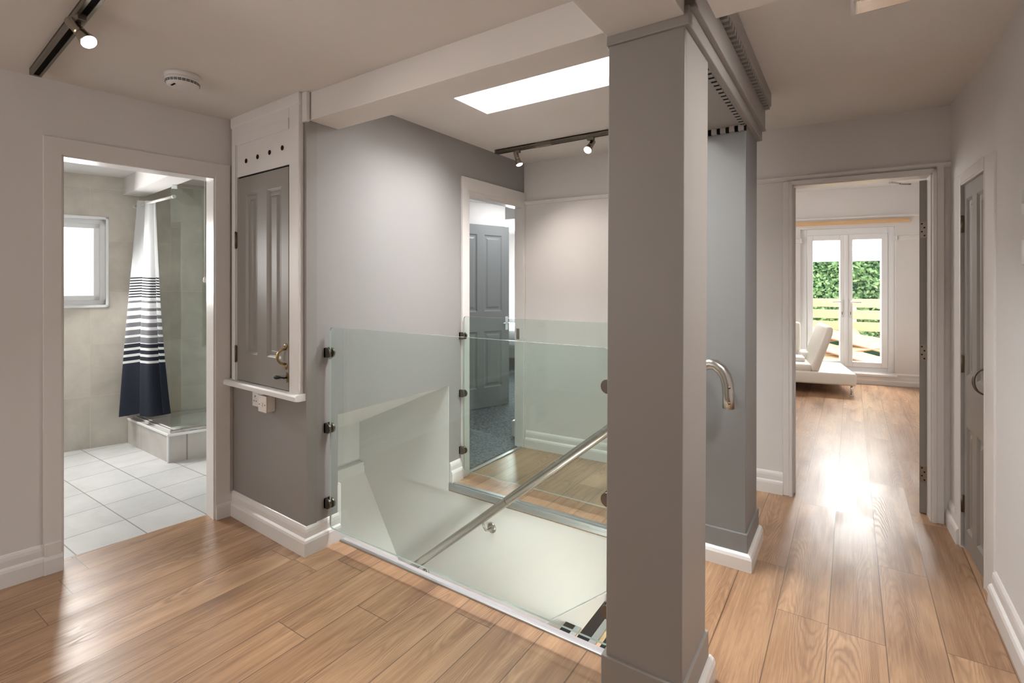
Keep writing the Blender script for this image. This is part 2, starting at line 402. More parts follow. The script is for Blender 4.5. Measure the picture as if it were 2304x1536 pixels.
def door_leaf(bm, w, h, t, panels, y0=0.0, z0=0.0):
    """panelled leaf: x 0..w, front face at y0 (towards -y), back at y0+t"""
    xs = sorted({0, w} | {p[0] for p in panels} | {p[1] for p in panels})
    zs = sorted({0, h} | {p[2] for p in panels} | {p[3] for p in panels})
    for yy, sg in ((y0, 1), (y0+t, -1)):
        for i in range(len(xs)-1):
            for j in range(len(zs)-1):
                a, b, c, d = xs[i], xs[i+1], zs[j], zs[j+1]
                inside = [p for p in panels if p[0] <= a+1e-6 and p[1] >= b-1e-6 and p[2] <= c+1e-6 and p[3] >= d-1e-6]
                if inside: continue
                bm.faces.new([bm.verts.new((x, yy, z+z0)) for x, z in ((a,c),(b,c),(b,d),(a,d))])
        for a, b, c, d in panels:
            prev = None
            for ins, dep in ((0,0),(.006,.004),(.014,.010),(.020,.011),(.034,.011),(.052,.003),(None,None)):
                if ins is None:
                    bm.faces.new(prev); break
                ring = [bm.verts.new((x, yy+sg*dep, z+z0)) for x, z in ((a+ins,c+ins),(b-ins,c+ins),(b-ins,d-ins),(a+ins,d-ins))]
                if prev:
                    for k in range(4): bm.faces.new((prev[k], prev[(k+1)%4], ring[(k+1)%4], ring[k]))
                prev = ring
    for pts in (((0,0),(0,1)),((1,0),(1,1))):
        x = pts[0][0]*w
        bm.faces.new([bm.verts.new(v) for v in ((x,y0,z0),(x,y0+t,z0),(x,y0+t,z0+h),(x,y0,z0+h))])
    for z in (0, h):
        bm.faces.new([bm.verts.new(v) for v in ((0,y0,z0+z),(w,y0,z0+z),(w,y0+t,z0+z),(0,y0+t,z0+z))])
    bmesh.ops.remove_doubles(bm, verts=bm.verts[:], dist=1e-5)
    bmesh.ops.recalc_face_normals(bm, faces=bm.faces[:])
    return bm
def arch_piece(bm, a, b, axis, lo, hi, th=.018, inner=None):
    pass
def casing(bm, o0, o1, ot, i0, i1, it, a0, a1, axis, bev=.003):
    return poly(bm, [(o0, 0), (o0, ot), (o1, ot), (o1, 0), (i1, 0), (i1, it), (i0, it), (i0, 0)], a0, a1, axis, bev)
def quad(bm, pts):
    return bm.faces.new([bm.verts.new(p) for p in pts])

# ------------------------------------------------------------------ camera
cam = bpy.data.cameras.new('camera'); co = bpy.data.objects.new('camera', cam); COL.objects.link(co)
cam.sensor_width = 36.0; cam.sensor_fit = 'HORIZONTAL'; cam.lens = 36.0*1137/2304
cam.shift_y = -128/2304.0; cam.clip_start = .05
co.location = (0, 0, 1.40); co.rotation_euler = (PI/2, 0, math.radians(33.864))
SC.camera = co
SC.view_settings.view_transform = 'Standard'; SC.view_settings.look = 'None'
SC.view_settings.exposure = 0.0; SC.view_settings.gamma = 1.0

# ------------------------------------------------------------------ floors
WL0, WL1 = (-3.267, .621), (-3.142, 1.633)           # left wall, hall face
WLA = direction(WL0, WL1)
def wl(s, off=0.0):
    return (WL0[0] + math.cos(WLA)*s - math.sin(WLA)*off, WL0[1] + math.sin(WLA)*s + math.cos(WLA)*off)
bm = bmesh.new()
poly(bm, [wl(-3.2, .10), (.70, -2.55), (.70, 1.78), (-2.42, 1.78), (-2.9, 1.70), wl(1.05, .10)], -.05, 0)
box(bm, -.655, .70, 1.78, 2.705, -.05, 0)
poly(bm, [(-2.40, 2.705), (.70, 2.705), (.70, 3.98), (-.40, 3.98), (-.40, 3.93), (-2.35, 3.80), (-2.40, 3.70)], -.05, 0)
poly(bm, [(-2.30, 3.98), (1.1, 3.98), (1.1, 8.98), (-.95, 8.62), (-2.30, 8.4)], -.05, 0)
struct('floor', bm, M['wood'], None, 'oak plank laminate floor running through hall, corridor and living room', 'floor')
bm = poly(bmesh.new(), [wl(-1.8, .10), wl(1.02, .10), (-3.66, 1.70), (-3.66, 2.75), (-5.2, 3.3), (-6.1, -.9)], -.05, 0)
struct('floor.001', bm, M['bfloor'], None, 'pale grey rectangular floor tiles of the shower room', 'floor')
struct('floor.002', B(-6.6, -2.40, 2.81, 9.0, -.05, .004), M['carpet'], None, 'charcoal flecked carpet in the bedroom', 'floor')
struct('floor.003', B(-4.6, -.6, 1.5, 2.9, -2.80, -2.72), M['deck'], None, 'lower landing floor at the foot of the stairs', 'floor')
struct('floor.004', B(-4, 4, 8.75, 16, -.20, -.10), M['deck'], None, 'grey terrace outside the glazed doors', 'floor')

# ------------------------------------------------------------------ ceilings, beams
struct('ceiling', poly(bmesh.new(), [(-3.75, -2.6), (.75, -2.6), (.75, 1.6), (-3.3, 1.62)], 2.40, 2.60), M['ceil'], None, 'white ceiling over the hall', 'ceiling')
bm = bmesh.new()
SX0, SX1, SY0, SY1 = -1.85, -.918, 2.092, 2.485
for x0, x1, y0, y1 in ((-2.47, .75, 1.60, SY0), (-2.47, SX0, SY0, SY1), (SX1, .75, SY0, SY1), (-2.47, .75, SY1, 4.02)):
    box(bm, x0, x1, y0, y1, 2.445, 2.60)
struct('ceiling.001', bm, M['ceil'], None, 'higher white ceiling over stairwell and corridor', 'ceiling')
struct('ceiling.002', poly(bmesh.new(), [wl(-2.2, .10), wl(1.15, .10), (-3.0, 2.9), (-5.2, 3.4), (-6.2, -1.2)], 2.341, 2.40), M['white'], None, 'white shower room ceiling', 'ceiling')
struct('ceiling.003', B(-6.7, -2.40, 2.6, 9.1, 2.43, 2.55), M['white'], None, 'white bedroom ceiling', 'ceiling')
struct('ceiling.004', B(-2.30, 1.2, 3.90, 9.0, 2.765, 2.85), M['white'], None, 'white living room ceiling', 'ceiling')
struct('trim_1', B(-2.36, -.685, 1.60, 1.783, 2.256, 2.45, .003), M['ceil'], None, 'boxed white beam crossing above the near glass panel', 'beam')
struct('trim_2', B(-.668, -.420, .10, 1.566, 2.217, 2.42, .002), M['ceil'], None, 'boxed white beam running over the near pillar', 'beam')
struct('trim_3', B(-.338, .60, 1.15, 1.606, 2.20, 2.44, .002), M['ceil'], None, 'boxed white beam between near pillar and right wall', 'beam')
wn = struct('window_1', B(SX0-.04, SX1+.04, SY0-.04, SY1+.04, 2.80, 2.83), M['sky'], None, 'rectangular rooflight over the stairwell', 'window')
bm = bmesh.new()
for q in ((SX0-.04, SX0, SY0-.04, SY1+.04), (SX1, SX1+.04, SY0-.04, SY1+.04), (SX0, SX1, SY0-.04, SY0), (SX0, SX1, SY1, SY1+.04)): box(bm, q[0], q[1], q[2], q[3], 2.60, 2.80)
struct('window_1.001', bm, M['gloss'], None, 'white shaft lining of the rooflight', 'window')

# ------------------------------------------------------------------ hall walls
wall('wall_left', WL0, WL1, .11, 0, 2.41, [(.216, .902, 0, 2.037)], M['white'], 'white left hall wall with the shower room opening', (3.3, .06))
fl = F(WL0, WLA)
bm = bmesh.new()
casing(bm, .145, .985, 2.122, .214, .902, 2.040, -.014, 0, 'y')
box(bm, .150, .212, -.024, -.010, 0, .145, .003)
box(bm, .212, .222, -.006, .112, 0, 2.037); box(bm, .894, .904, -.006, .112, 0, 2.037); box(bm, .222, .894, -.006, .112, 2.031, 2.042)
struct('trim_4', bm, M['gloss'], fl, 'plain white casing round the shower room opening', 'door frame')
bm = sweep(bmesh.new(), [(-3.3, 0), (.148, 0)], SK, -1); sweep(bm, [(.212-.066, -.006), (.216, -.006)], SK, -1)
struct('baseboard_left', bm, M['gloss'], fl, 'white baseboard along the left wall', 'baseboard')
struct('baseboard_left.001', sweep(bmesh.new(), [(.904, -.004), (1.012, -.004)], SK, -1), M['gloss'], fl, 'short white baseboard between shower room opening and cupboard', 'baseboard')
struct('wall_back', B(-3.9, .75, -2.62, -2.5, 0, 2.41), M['white'], None, 'white wall behind the viewpoint', 'wall')

# cupboard front (grey) and stairwell wall
CU0, CU1 = (-3.154, 1.618), (-2.35, 1.585)
CUA = direction(CU0, CU1); fc = F(CU0, CUA); CUL = math.hypot(CU1[0]-CU0[0], CU1[1]-CU0[1])
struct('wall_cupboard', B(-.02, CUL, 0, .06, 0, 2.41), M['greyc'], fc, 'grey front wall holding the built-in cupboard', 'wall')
bm = bmesh.new()
for y0, y1, z0, z1 in ((1.59, 1.779, 0, 2.46), (1.779, 2.706, .685, 2.46), (2.706, 2.922, 0, 2.46), (2.922, 3.664, 2.066, 2.46), (3.664, 3.80, 0, 2.46)):
    box(bm, -2.42, -2.35, y0, y1, z0, z1)
struct('wall_stairwell', bm, M['grey'], None, 'light grey stairwell wall with the bedroom doorway', 'wall')
struct('baseboard_cupboard', sweep(bmesh.new(), [(-3.150, 1.617), (-2.351, 1.584), (-2.350, 1.782)], SK, -1), M['gloss'], None, 'stepped white baseboard below the cupboard and round the corner', 'baseboard')
struct('baseboard_landing', sweep(bmesh.new(), [(-2.350, 2.712), (-2.350, 2.834)], SK, -1), M['gloss'], None, 'short white baseboard end beside the landing edge', 'baseboard')
# bedroom doorway casing
bm = bmesh.new()
casing(bm, 2.836, 3.700, 2.188, 2.900, 3.672, 2.092, -2.352, -2.333, 'x')
casing(bm, 2.895, 3.680, 2.098, 2.924, 3.658, 2.067, -2.352, -2.339, 'x', .002)
box(bm, -2.424, -2.345, 2.920, 2.928, 0, 2.066); box(bm, -2.424, -2.345, 3.654, 3.666, 0, 2.066); box(bm, -2.424, -2.345, 2.928, 3.654, 2.056, 2.068)
struct('trim_5', bm, M['gloss'], None, 'white moulded casing round the bedroom doorway', 'door frame')
struct('trim_6', B(-2.375, -2.345, 2.928, 3.654, .0, .008, .002), M['alu'], None, 'metal threshold strip between carpet and landing', 'threshold')

# far wall of landing + corridor
FW0, FW1 = (-2.35, 3.69), (.525, 3.875); FWA = direction(FW0, FW1); ff = F(FW0, FWA)
wall('wall_far', FW0, FW1, .10, 0, 2.46, [(2.031, 2.752, 0, 2.057)], M['white'], 'white end wall of landing and corridor with living room doorway', (.05, .12))
bm = bmesh.new()
box(bm, 1.974, 2.012, -.020, 0, 0, 2.083, .003); box(bm, 2.012, 2.031, -.028, 0, 0, 2.083, .003)
box(bm, 2.752, 2.772, -.028, 0, 0, 2.083, .003); box(bm, 2.772, 2.806, -.020, 0, 0, 2.115, .003)
box(bm, 2.012, 2.772, -.028, 0, 2.057, 2.083, .003)
box(bm, 2.025, 2.037, -.012, .104, 0, 2.052); box(bm, 2.744, 2.756, -.012, .104, 0, 2.052); box(bm, 2.037, 2.744, -.012, .104, 2.048, 2.060)
box(bm, 2.037, 2.049, .055, .075, 0, 2.048)
struct('trim_7', bm, M['gloss'], ff, 'white casing round the living room doorway', 'door frame')
bm = sweep(bmesh.new(), [(.0, 0), (2.90, 0)], [(0,2.085),(.012,2.087),(.020,2.097),(.024,2.112),(.016,2.120),(0,2.122)], -1)
struct('trim_8', bm, M['white'], ff, 'white picture rail along the far wall', 'picture rail')
struct('baseboard_far', sweep(bmesh.new(), [(.02, 0), (1.975, 0)], SK, -1), M['gloss'], ff, 'stepped white baseboard along the far wall', 'baseboard')
# right wall: straight length, then slightly canted length with a cupboard door
RW0, RW1 = (.525, 3.0), (.48, 3.9); RWA = direction(RW0, RW1); fr = F(RW0, RWA)
struct('wall_right', B(.525, .65, -2.6, 3.0, 0, 2.46), M['white'], None, 'white right wall of the hall', 'wall')
bm = bmesh.new()
box(bm, 0, .150, -.12, 0, 0, 2.46); box(bm, .150, .578, -.12, 0, 1.93, 2.46); box(bm, .578, 1.10, -.12, 0, 0, 2.46)
struct('wall_right.001', bm, M['white'], fr, 'white right wall beside the corridor cupboard door', 'wall')
bm = bmesh.new()
box(bm, .0, .150, -.005, .008, 0, 1.990, .003); box(bm, .578, .700, -.005, .014, 0, 1.990, .004); box(bm, .150, .578, -.005, .014, 1.936, 1.990, .004)
box(bm, .143, .150, -.06, .010, 0, 1.93); box(bm, .578, .585, -.06, .010, 0, 1.93); box(bm, .150, .578, -.06, .010, 1.928, 1.938)
struct('trim_9', bm, M['gloss'], fr, 'white casing round the corridor cupboard door', 'door frame')
struct('baseboard_right', sweep(bmesh.new(), [(.525, -2.5), (.525, 3.01)], [(d*1.05, h*1.05) for d, h in SK], 1), M['gloss'], None, 'stepped white baseboard along the right wall', 'baseboard')
struct('baseboard_right.001', sweep(bmesh.new(), [(.60, 0), (.872, 0)], SK, 1), M['gloss'], fr, 'short white baseboard in the corridor corner', 'baseboard')

# stairwell below floor level
bm = bmesh.new()
box(bm, -4.5, .0, 2.71, 2.80, -2.75, -.052)
box(bm, -4.5, -2.351, 2.702, 2.80, -.052, .687)
struct('wall_stairs', bm, M['plaster'], None, 'white plastered wall beside the stairs', 'wall')
struct('wall_stairs.001', B(-4.5, .0, 1.70, 1.776, -2.75, -.052), M['plaster'], None, 'white wall under the near floor edge', 'wall')
bm = bmesh.new()
poly(bm, [(-2.352, .69), (-3.30, .29), (-3.30, -.02), (-3.60, -.02), (-3.60, .80), (-2.352, .80)], 1.779, 2.712, 'y')
poly(bm, [(-3.6, -.02), (-3.246, -.02), (-3.246, -.10), (-2.46, -1.30), (-2.46, -2.75), (-3.6, -2.75)], 1.776, 2.712, 'y')
struct('wall_stairs.002', bm, M['plaster'], None, 'white sloped bulkhead and ledges above the lower stairs', 'wall')
bm = B(-2.405, -2.349, 1.776, 1.800, .0, .30, .003)
struct('trim_10', bm, M['gloss'], None, 'narrow white upright edging at the bulkhead opening', 'trim')
bm = B(-2.32, -.66, 1.776, 1.808, -.06, .004, .002)
struct('trim_11', bm, M['strip'], None, 'white edging strip along the near stairwell edge', 'trim')
struct('trim_17', B(-2.32, -.66, 1.766, 1.782, -.004, .008, .002), M['alu'], None, 'thin metal strip where oak floor meets the near stairwell edge', 'trim')
bm = bmesh.new()
for y0, y1, z0, z1 in ((2.700, 2.712, -.042, -.020), (2.700, 2.718, -.021, -.012), (2.696, 2.730, -.013, .003), (2.716, 2.745, -.004, .007)):
    box(bm, -2.345, -.66, y0, y1, z0, z1, .0015)
struct('trim_12', bm, M['alu'], None, 'grooved aluminium nosing along the landing edge', 'trim')

# staircase
st = thing('staircase', 'straight stair with black and metal nosings going down between the white walls', 'staircase', (-.66, 2.24, 0))
RISE, GO = .2067, .246
for k in range(1, 7):
    xf = -.676 - GO*k; z = -RISE*k
    t_ = obj('step', B(xf+.004, xf+GO+.03, 1.777, 2.709, z-RISE, z, .004), M['tread'], st)
    obj('rubber_nosing', B(xf-.003, xf+.062, 1.78, 2.706, z-.03, z+.006, .003), M['black'], t_)
    obj('metal_strip', B(xf+.062, xf+.100, 1.78, 2.706, z-.002, z+.007, .002), M['alu'], t_)
x0 = -.66
pts = [(-.66, .04), (-.66, -.30), (-4.2, -3.2+.02), (-4.2, -2.80)]
pts = [(-.70, .015), (-.70, -.25), (-2.30, -1.54), (-2.30, -1.277)]
obj('stringer', poly(bmesh.new(), pts, 2.690, 2.7095, 'y', .004), M['gloss'], st)

# ------------------------------------------------------------------ pillars and entablature
def pillar(label, x0, x1, y0, y1, lean, sides):
    t = thing('pillar', label, 'pillar', ((x0+x1)/2, (y0+y1)/2, 0))
    bm = bmesh.new(); H = 2.19
    a = [bm.verts.new((x, y, 0)) for x, y in ((x0,y0),(x1,y0),(x1,y1),(x0,y1))]
    b = [bm.verts.new((x+lean, y, H)) for x, y in ((x0,y0),(x1,y0),(x1,y1),(x0,y1))]
    bm.faces.new(list(reversed(a))); bm.faces.new(b)
    for i in range(4): bm.faces.new((a[i], a[(i+1)%4], b[(i+1)%4], b[i]))
    es = [e for e in bm.edges if abs(e.verts[0].co.z - e.verts[1].co.z) > 1]
    bmesh.ops.bevel(bm, geom=es, offset=.004, segments=2, profile=.5, affect='EDGES')
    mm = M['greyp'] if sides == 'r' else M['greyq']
    obj('shaft', bm, mm, t)
    obj('plinth', B(x0-.012, x1+.010, y0-.012, y1+.012, 0, .172, .004), mm, t)
    return t
p1 = pillar('grey square pillar in the foreground at the near end of the glass', -.680, -.431, 1.572, 1.872, .011, 'r')
obj('baseboard', sweep(bmesh.new(), [(-.421, 1.55), (-.421, 1.894)], SKS, -1), M['gloss'], p1)
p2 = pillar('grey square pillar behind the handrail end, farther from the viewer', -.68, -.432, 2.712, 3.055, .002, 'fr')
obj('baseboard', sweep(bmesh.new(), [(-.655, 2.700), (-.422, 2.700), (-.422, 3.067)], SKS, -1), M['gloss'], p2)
en = thing('entablature', 'grey moulded lintel with toothed trim joining the two pillars', 'lintel', (-.55, 2.3, 2.17))
obj('soffit_beam', B(-.672, -.420, 1.572, 3.058, 2.185, 2.445, .002), M['greyp'], en)
obj('lower_fascia', B(-.672, -.405, 1.560, 3.066, 2.187, 2.245, .003), M['greyp'], en)
obj('upper_fascia', B(-.60, -.390, 1.574, 3.070, 2.243, 2.352, .003), M['greyp'], en)
obj('bead', B(-.60, -.386, 1.571, 3.072, 2.238, 2.248, .003), M['greyp'], en)
obj('cornice', B(-.60, -.362, 1.58, 3.085, 2.372, 2.445, .003), M['greyp'], en)
obj('dentil_gap_shade', B(-.60, -.3935, 1.61, 3.072, 2.350, 2.374), M['dark'], en)  # near-black strip: shade between the dentils put into colour
d0 = None
for i in range(32):
    y = 1.66 + i*.0445
    if d0 is None:
        d0 = obj('dentil', B(-.3945, -.366, y, y+.022, 2.350, 2.3725, .001), M['greyp'], en); y00 = y
    else:
        d = d0.copy(); COL.objects.link(d); d.parent = en; d.location = (0, y-y00, 0); MW[d] = MW[en]
obj('inner_dentil_backing', B(-.450, -.431, 1.872, 2.712, 2.1815, 2.187), M['dark'], en)
d0 = None
for i in range(19):
    y = 1.885 + i*.044
    if d0 is None:
        d0 = obj('inner_dentil', B(-.4515, -.4295, y, y+.026, 2.180, 2.186), M['greyp'], en); y00 = y
    else:
        d = d0.copy(); COL.objects.link(d); d.parent = en; d.location = (0, y-y00, 0); MW[d] = MW[en]
obj('end_dentil_backing', B(-.68, -.428, 2.694, 2.713, 2.160, 2.187), M['dark'], en)
d0 = None
for i in range(6):
    x = -.672 + i*.042
    if d0 is None:
        d0 = obj('end_dentil', B(x, x+.025, 2.685, 2.712, 2.157, 2.186, .001), M['greyp'], en); x00 = x
    else:
        d = d0.copy(); COL.objects.link(d); d.parent = en; d.location = (x-x00, 0, 0); MW[d] = MW[en]

# ------------------------------------------------------------------ glass balustrades
def rounded_rect(x0, x1, z0, z1, r, n=5):
    pts = []
    for cx, cz, a0 in ((x1-r, z0+r, -PI/2), (x1-r, z1-r, 0), (x0+r, z1-r, PI/2), (x0+r, z0+r, PI)):
        for k in range(n+1):
            a = a0 + (PI/2)*k/n; pts.append((cx + r*math.cos(a), cz + r*math.sin(a)))
    return pts
def pane(name, x0, x1, y, th, z0, z1, parent, r=.02, mat='glass'):
    bm = poly(bmesh.new(), rounded_rect(x0, x1, z0, z1, r), y-th/2, y+th/2, 'y')
    bm.normal_update()
    for f in bm.faces:
        if abs(f.normal.y) < .5: f.material_index = 1
    return obj(name, bm, M[mat], parent, None, [M['gedge']])
def clamp(x, y, z, sgn, parent, packer=0.0):
    """D-shaped clamp fixed to a wall at x, reaching to x+sgn*.052"""
    pts = [(x, z-.026)] + [(x + sgn*(.026 + .026*math.cos(a)), z + .026*math.sin(a)) for a in [(-PI/2) + PI*k/12 for k in range(13)]] + [(x, z+.026)]
    bm = poly(bmesh.new(), pts, y-.018, y-.006, 'y', .002); poly(bm, pts, y+.006, y+.018, 'y', .002)
    box(bm, x, x+sgn*.012, y-.018, y+.018, z-.026, z+.026)
    if packer: box(bm, x-sgn*packer, x+sgn*.002, y-.016, y+.016, z-.022, z+.022)
    return obj('clamp', bm, M['bronze'], parent)
GZ = (1.035, .630, .227)
g1 = thing('glass_balustrade', 'clear glass panel on bronze clamps along the near stairwell edge, in front', 'glass balustrade', (-1.5, 1.707, 0), group=None)
pane('glass_panel', -2.318, -.722, 1.707, .010, .098, 1.172, g1)
for z in GZ: clamp(-2.350, 1.707, z, 1, g1)
for z in GZ: clamp(-.698, 1.707, z, -1, g1, .026)
g2 = thing('glass_balustrade', 'clear glass panel on bronze clamps across the landing, beyond the handrail', 'glass balustrade', (-1.5, 2.832, 0))
pane('glass_panel', -2.318, -.70, 2.832, .010, .062, 1.172, g2)
for z in (1.030, .615, .205): clamp(-2.350, 2.832, z, 1, g2)
for z in (1.030, .615, .205): clamp(-.682, 2.832, z, -1, g2)

# ------------------------------------------------------------------ handrail
hr = thing('handrail', 'brushed steel tube handrail descending along the white stair wall with curved top end', 'handrail', (-1.6, 2.71, 0))
pts = [(-2.70 + i*.252, 2.62, -.628 + (-2.70+i*.252+2.612)*.818) for i in range(9)]
pts += [(-.640, 2.62, .980), (-.610, 2.62, .999), (-.580, 2.62, 1.008), (-.553, 2.62, 1.004), (-.527, 2.62, .985), (-.508, 2.62, .955), (-.497, 2.62, .915), (-.494, 2.62, .86), (-.494, 2.62, .800)]
obj('tube', T(pts, .0275, 24), M['steel'], hr)
for sx, sz in ((-1.60, .200), (-1.598, .2)):
    pass
bm = T([(-1.500, 2.62, .281), (-1.498, 2.62, .284)], .0282, 24)
obj('joint_ring', T([(-1.793, 2.62, .042), (-1.790, 2.62, .0445)], .0280, 24), M['hinge'], hr)
def bracket(x, zr, zp, yp=2.71):
    bm = T([(x, 2.62, zr-.026), (x+.004, 2.622, zr-.055), (x+.006, 2.640, zr-.085), (x+.006, 2.67, zp), (x+.006, yp, zp)], .0075, 10)
    b = obj('bracket', bm, M['steel'], hr)
    mx = Matrix.Translation((x+.006, yp-.008, zp)) @ Matrix.Rotation(-PI/2, 4, 'X')
    obj('wall_plate', lathe(bmesh.new(), [(0, -.002), (.030, -.002), (.034, .002), (.034, .008), (0, .008)], mx, 24), M['steel'], b)
bracket(-1.985, -.115, -.212)
bracket(-2.58, -.602, -.698)
bm = T([(-.494, 2.62, .86), (-.494, 2.665, .86), (-.494, 2.712, .86)], .010, 10)
obj('end_fixing', bm, M['steel'], hr)
for z in (.905, .830): obj('screw', lathe(bmesh.new(), [(0, 0), (.006, 0), (.006, .004), (0, .005)], Matrix.Translation((-.485, 2.5935, z)) @ Matrix.Rotation(PI/2, 4, 'X'), 10), M['hinge'], hr)

# ------------------------------------------------------------------ built-in cupboard
cb = thing('built_in_cupboard', 'white framed built-in cupboard with a grey two-panel door above the sockets', 'cupboard', (CU0[0], CU0[1], 0), CUA)
def cob(name, bm, m, parent): return obj(name, bm, m, parent, fc)
bm = bmesh.new()
box(bm, .040, .106, -.022, 0, .83, 2.40, .004); box(bm, .676, .782, -.022, 0, .83, 2.40, .004)
box(bm, .106, .676, -.022, 0, 2.285, 2.40, .003)
box(bm, .740, .782, -.030, -.02, .83, 2.335, .004); box(bm, .060, .100, -.030, -.02, .83, 2.235, .004)
fr_ = cob('frame', bm, M['gloss'], cb)
bm = bmesh.new(); box(bm, .106, .676, -.018, 0, 2.040, 2.290, .001)
box(bm, .110, .672, -.024, -.014, 2.228, 2.288, .003)
vp = cob('vent_panel', bm, M['gloss'], cb)
for i in range(4):
    mx = Matrix.Translation((.212 + i*.131, -.0205, 2.124 + i*.0046)) @ Matrix.Rotation(PI/2, 4, 'X')
    cob('vent_hole', lathe(bmesh.new(), [(0, -.002), (.0135, -.002), (.0135, .0), (0, .001)], mx, 20), paint('hole_dark%d' % i, (.03, .012, .012), .9, .1), vp)
cob('cornice', sweep(bmesh.new(), [(.042, -.0215), (.781, -.0215)], [(0,2.338),(.005,2.342),(.007,2.35),(.007,2.40),(0,2.40)], -1), M['gloss'], cb)
cob('corner_trim', B(.780, .822, -.012, .01, 2.245, 2.40, .004), M['gloss'], cb)
bm = poly(bmesh.new(), [(-.06, .800), (-.06, .822), (-.052, .830), (0, .832), (0, .796), (-.040, .796)], .018, .800, 'x', .0)
cob('sill', bm, M['gloss'], cb)
cob('door_gap', B(.100, .682, -.010, .0, .826, 2.045), M['dark'], cb)
bm = door_leaf(bmesh.new(), .562, 1.192, .02, [(.103, .236, .162, 1.094), (.338, .490, .162, 1.094)], -.022, 0)
dl = obj('door', bm, M['greyd'], cb, fc @ Matrix.Translation((.110, 0, .836)))
for z in (1.665, .988):
    bm = bmesh.new()
    box(bm, .098, .112, -.028, -.020, z-.045, z+.045, .001); tube(bm, [(.1045, -.028, z-.05), (.1045, -.028, z+.05)], .0055, 10)
    cob('hinge', bm, M['hinge'], dl)
def pull_handle(x, z0, z1, out, parent, frm, m, y=-.022, bend=-.012):
    mid = (z0+z1)/2
    bm = T([(x, y, z1-.012), (x+bend*.5, y-out*.7, z1-.020), (x+bend, y-out, z1-.035), (x+bend*1.3, y-out*1.05, mid), (x+bend, y-out, z0+.035), (x+bend*.5, y-out*.7, z0+.020), (x, y, z0+.012)], [.006, .006, .006, .0085, .006, .006, .006], 12)
    h = obj('handle', bm, m, parent, frm)
    for z in (z1, z0): obj('handle_rose', lathe(bmesh.new(), [(0, .0), (.015, .0), (.015, .004), (.010, .007), (0, .008)], Matrix.Translation((x, y, z)) @ Matrix.Rotation(PI/2, 4, 'X'), 20), m, h, frm)
pull_handle(.648, .962, 1.070, .038, dl, fc, M['brass'])
bm = poly(bmesh.new(), [(.658, .878), (.668, .884), (.672, .905), (.668, .926), (.658, .932), (.653, .905)], -.026, -.022, 'y')
la = cob('latch', bm, M['brass'], dl)
bm = T([(.662, -.022, .905), (.662, -.040, .905), (.640, -.044, .905), (.615, -.046, .904), (.590, -.046, .902), (.572, -.046, .900)], [.004, .005, .004, .009, .011, .005], 12)
cob('latch_lever', bm, M['black'], la)

so = thing('wall_socket', 'white double wall socket with one switch under the cupboard sill, left of the cream box', 'socket', (-2.82, 1.60, .70), CUA)
bm = B(.268, .412, -.012, 0, .698, .788, .004)
bdy = obj('face_plate', bm, M['plastic'], so, fc)
for cx in (.302, .378):
    bm = bmesh.new()
    box(bm, cx-.003, cx+.003, -.0128, -.0115, .752, .762); box(bm, cx-.015, cx-.009, -.0128, -.0115, .727, .733); box(bm, cx+.009, cx+.015, -.0128, -.0115, .727, .733)
    obj('socket_hole', bm, M['dark'], bdy, fc)
obj('rocker_switch', B(.333, .347, -.016, -.011, .742, .775, .002), M['plastic'], so, fc)
bx_ = thing('switch_box', 'cream surface mounted fused switch box under the cupboard sill, right of the double socket', 'switch box', (-2.68, 1.60, .70), CUA)
bo = obj('back_box', B(.418, .503, -.048, 0, .697, .785, .004), M['plastic'], bx_, fc)
obj('face_plate', B(.417, .504, -.054, -.045, .696, .786, .003), M['cream'], bx_, fc)
for cx in (.432, .489): obj('screw', lathe(bmesh.new(), [(0, 0), (.003, 0), (.003, .0015), (0, .0015)], Matrix.Translation((cx, -.0535, .738)) @ Matrix.Rotation(PI/2, 4, 'X'), 10), M['dark'], bx_, fc)
obj('rocker_switch', B(.454, .468, -.057, -.053, .728, .750, .002), M['cream'], bx_, fc)

# ------------------------------------------------------------------ smoke detector
sd = thing('smoke_detector', 'round white smoke detector on the hall ceiling', 'smoke detector', (-2.655, 1.130, 2.40))
mx = Matrix.Translation((-2.655, 1.130, 2.40)) @ Matrix.Rotation(PI, 4, 'X')
obj('base_ring', lathe(bmesh.new(), [(0, 0), (.074, 0), (.076, .004), (.075, .018), (.070, .022), (0, .022)], mx, 40), M['plastic'], sd)
sb = obj('cover', lathe(bmesh.new(), [(0, .020), (.070, .020), (.072, .030), (.067, .050), (.056, .058), (.040, .060), (0, .061)], mx, 40), M['plastic'], sd)
bm = bmesh.new()
for zz in (.036, .042):
    for k in range(26):
        a = 2*PI*k/26; a2 = a + 2*PI/26*.84; r = .0722 - (zz-.030)*.22
        ps = []
        for aa in (a, a2):
            ps.append((aa, r))
        v = [mx @ Vector(((r+.0006)*math.cos(t), (r+.0006)*math.sin(t), z)) for t, z in ((a, zz), (a2, zz), (a2, zz+.0038), (a, zz+.0038))]
        quad(bm, v)
obj('vent_slots', bm, M['dark'], sb)
bm = bmesh.new()
for k in range(6):
    v = Matrix.Translation((-2.655 - .008 + k*.0065, 1.130-.044, 2.40-.0602))
    for a, b in ((0, 0),):
        box(bm, -2.655-.008+k*.0065, -2.655-.008+k*.0065+.004, 1.130-.050, 1.130-.042, 2.40-.0608, 2.40-.0585)
obj('sounder_grille', bm, M['dark'], sb)

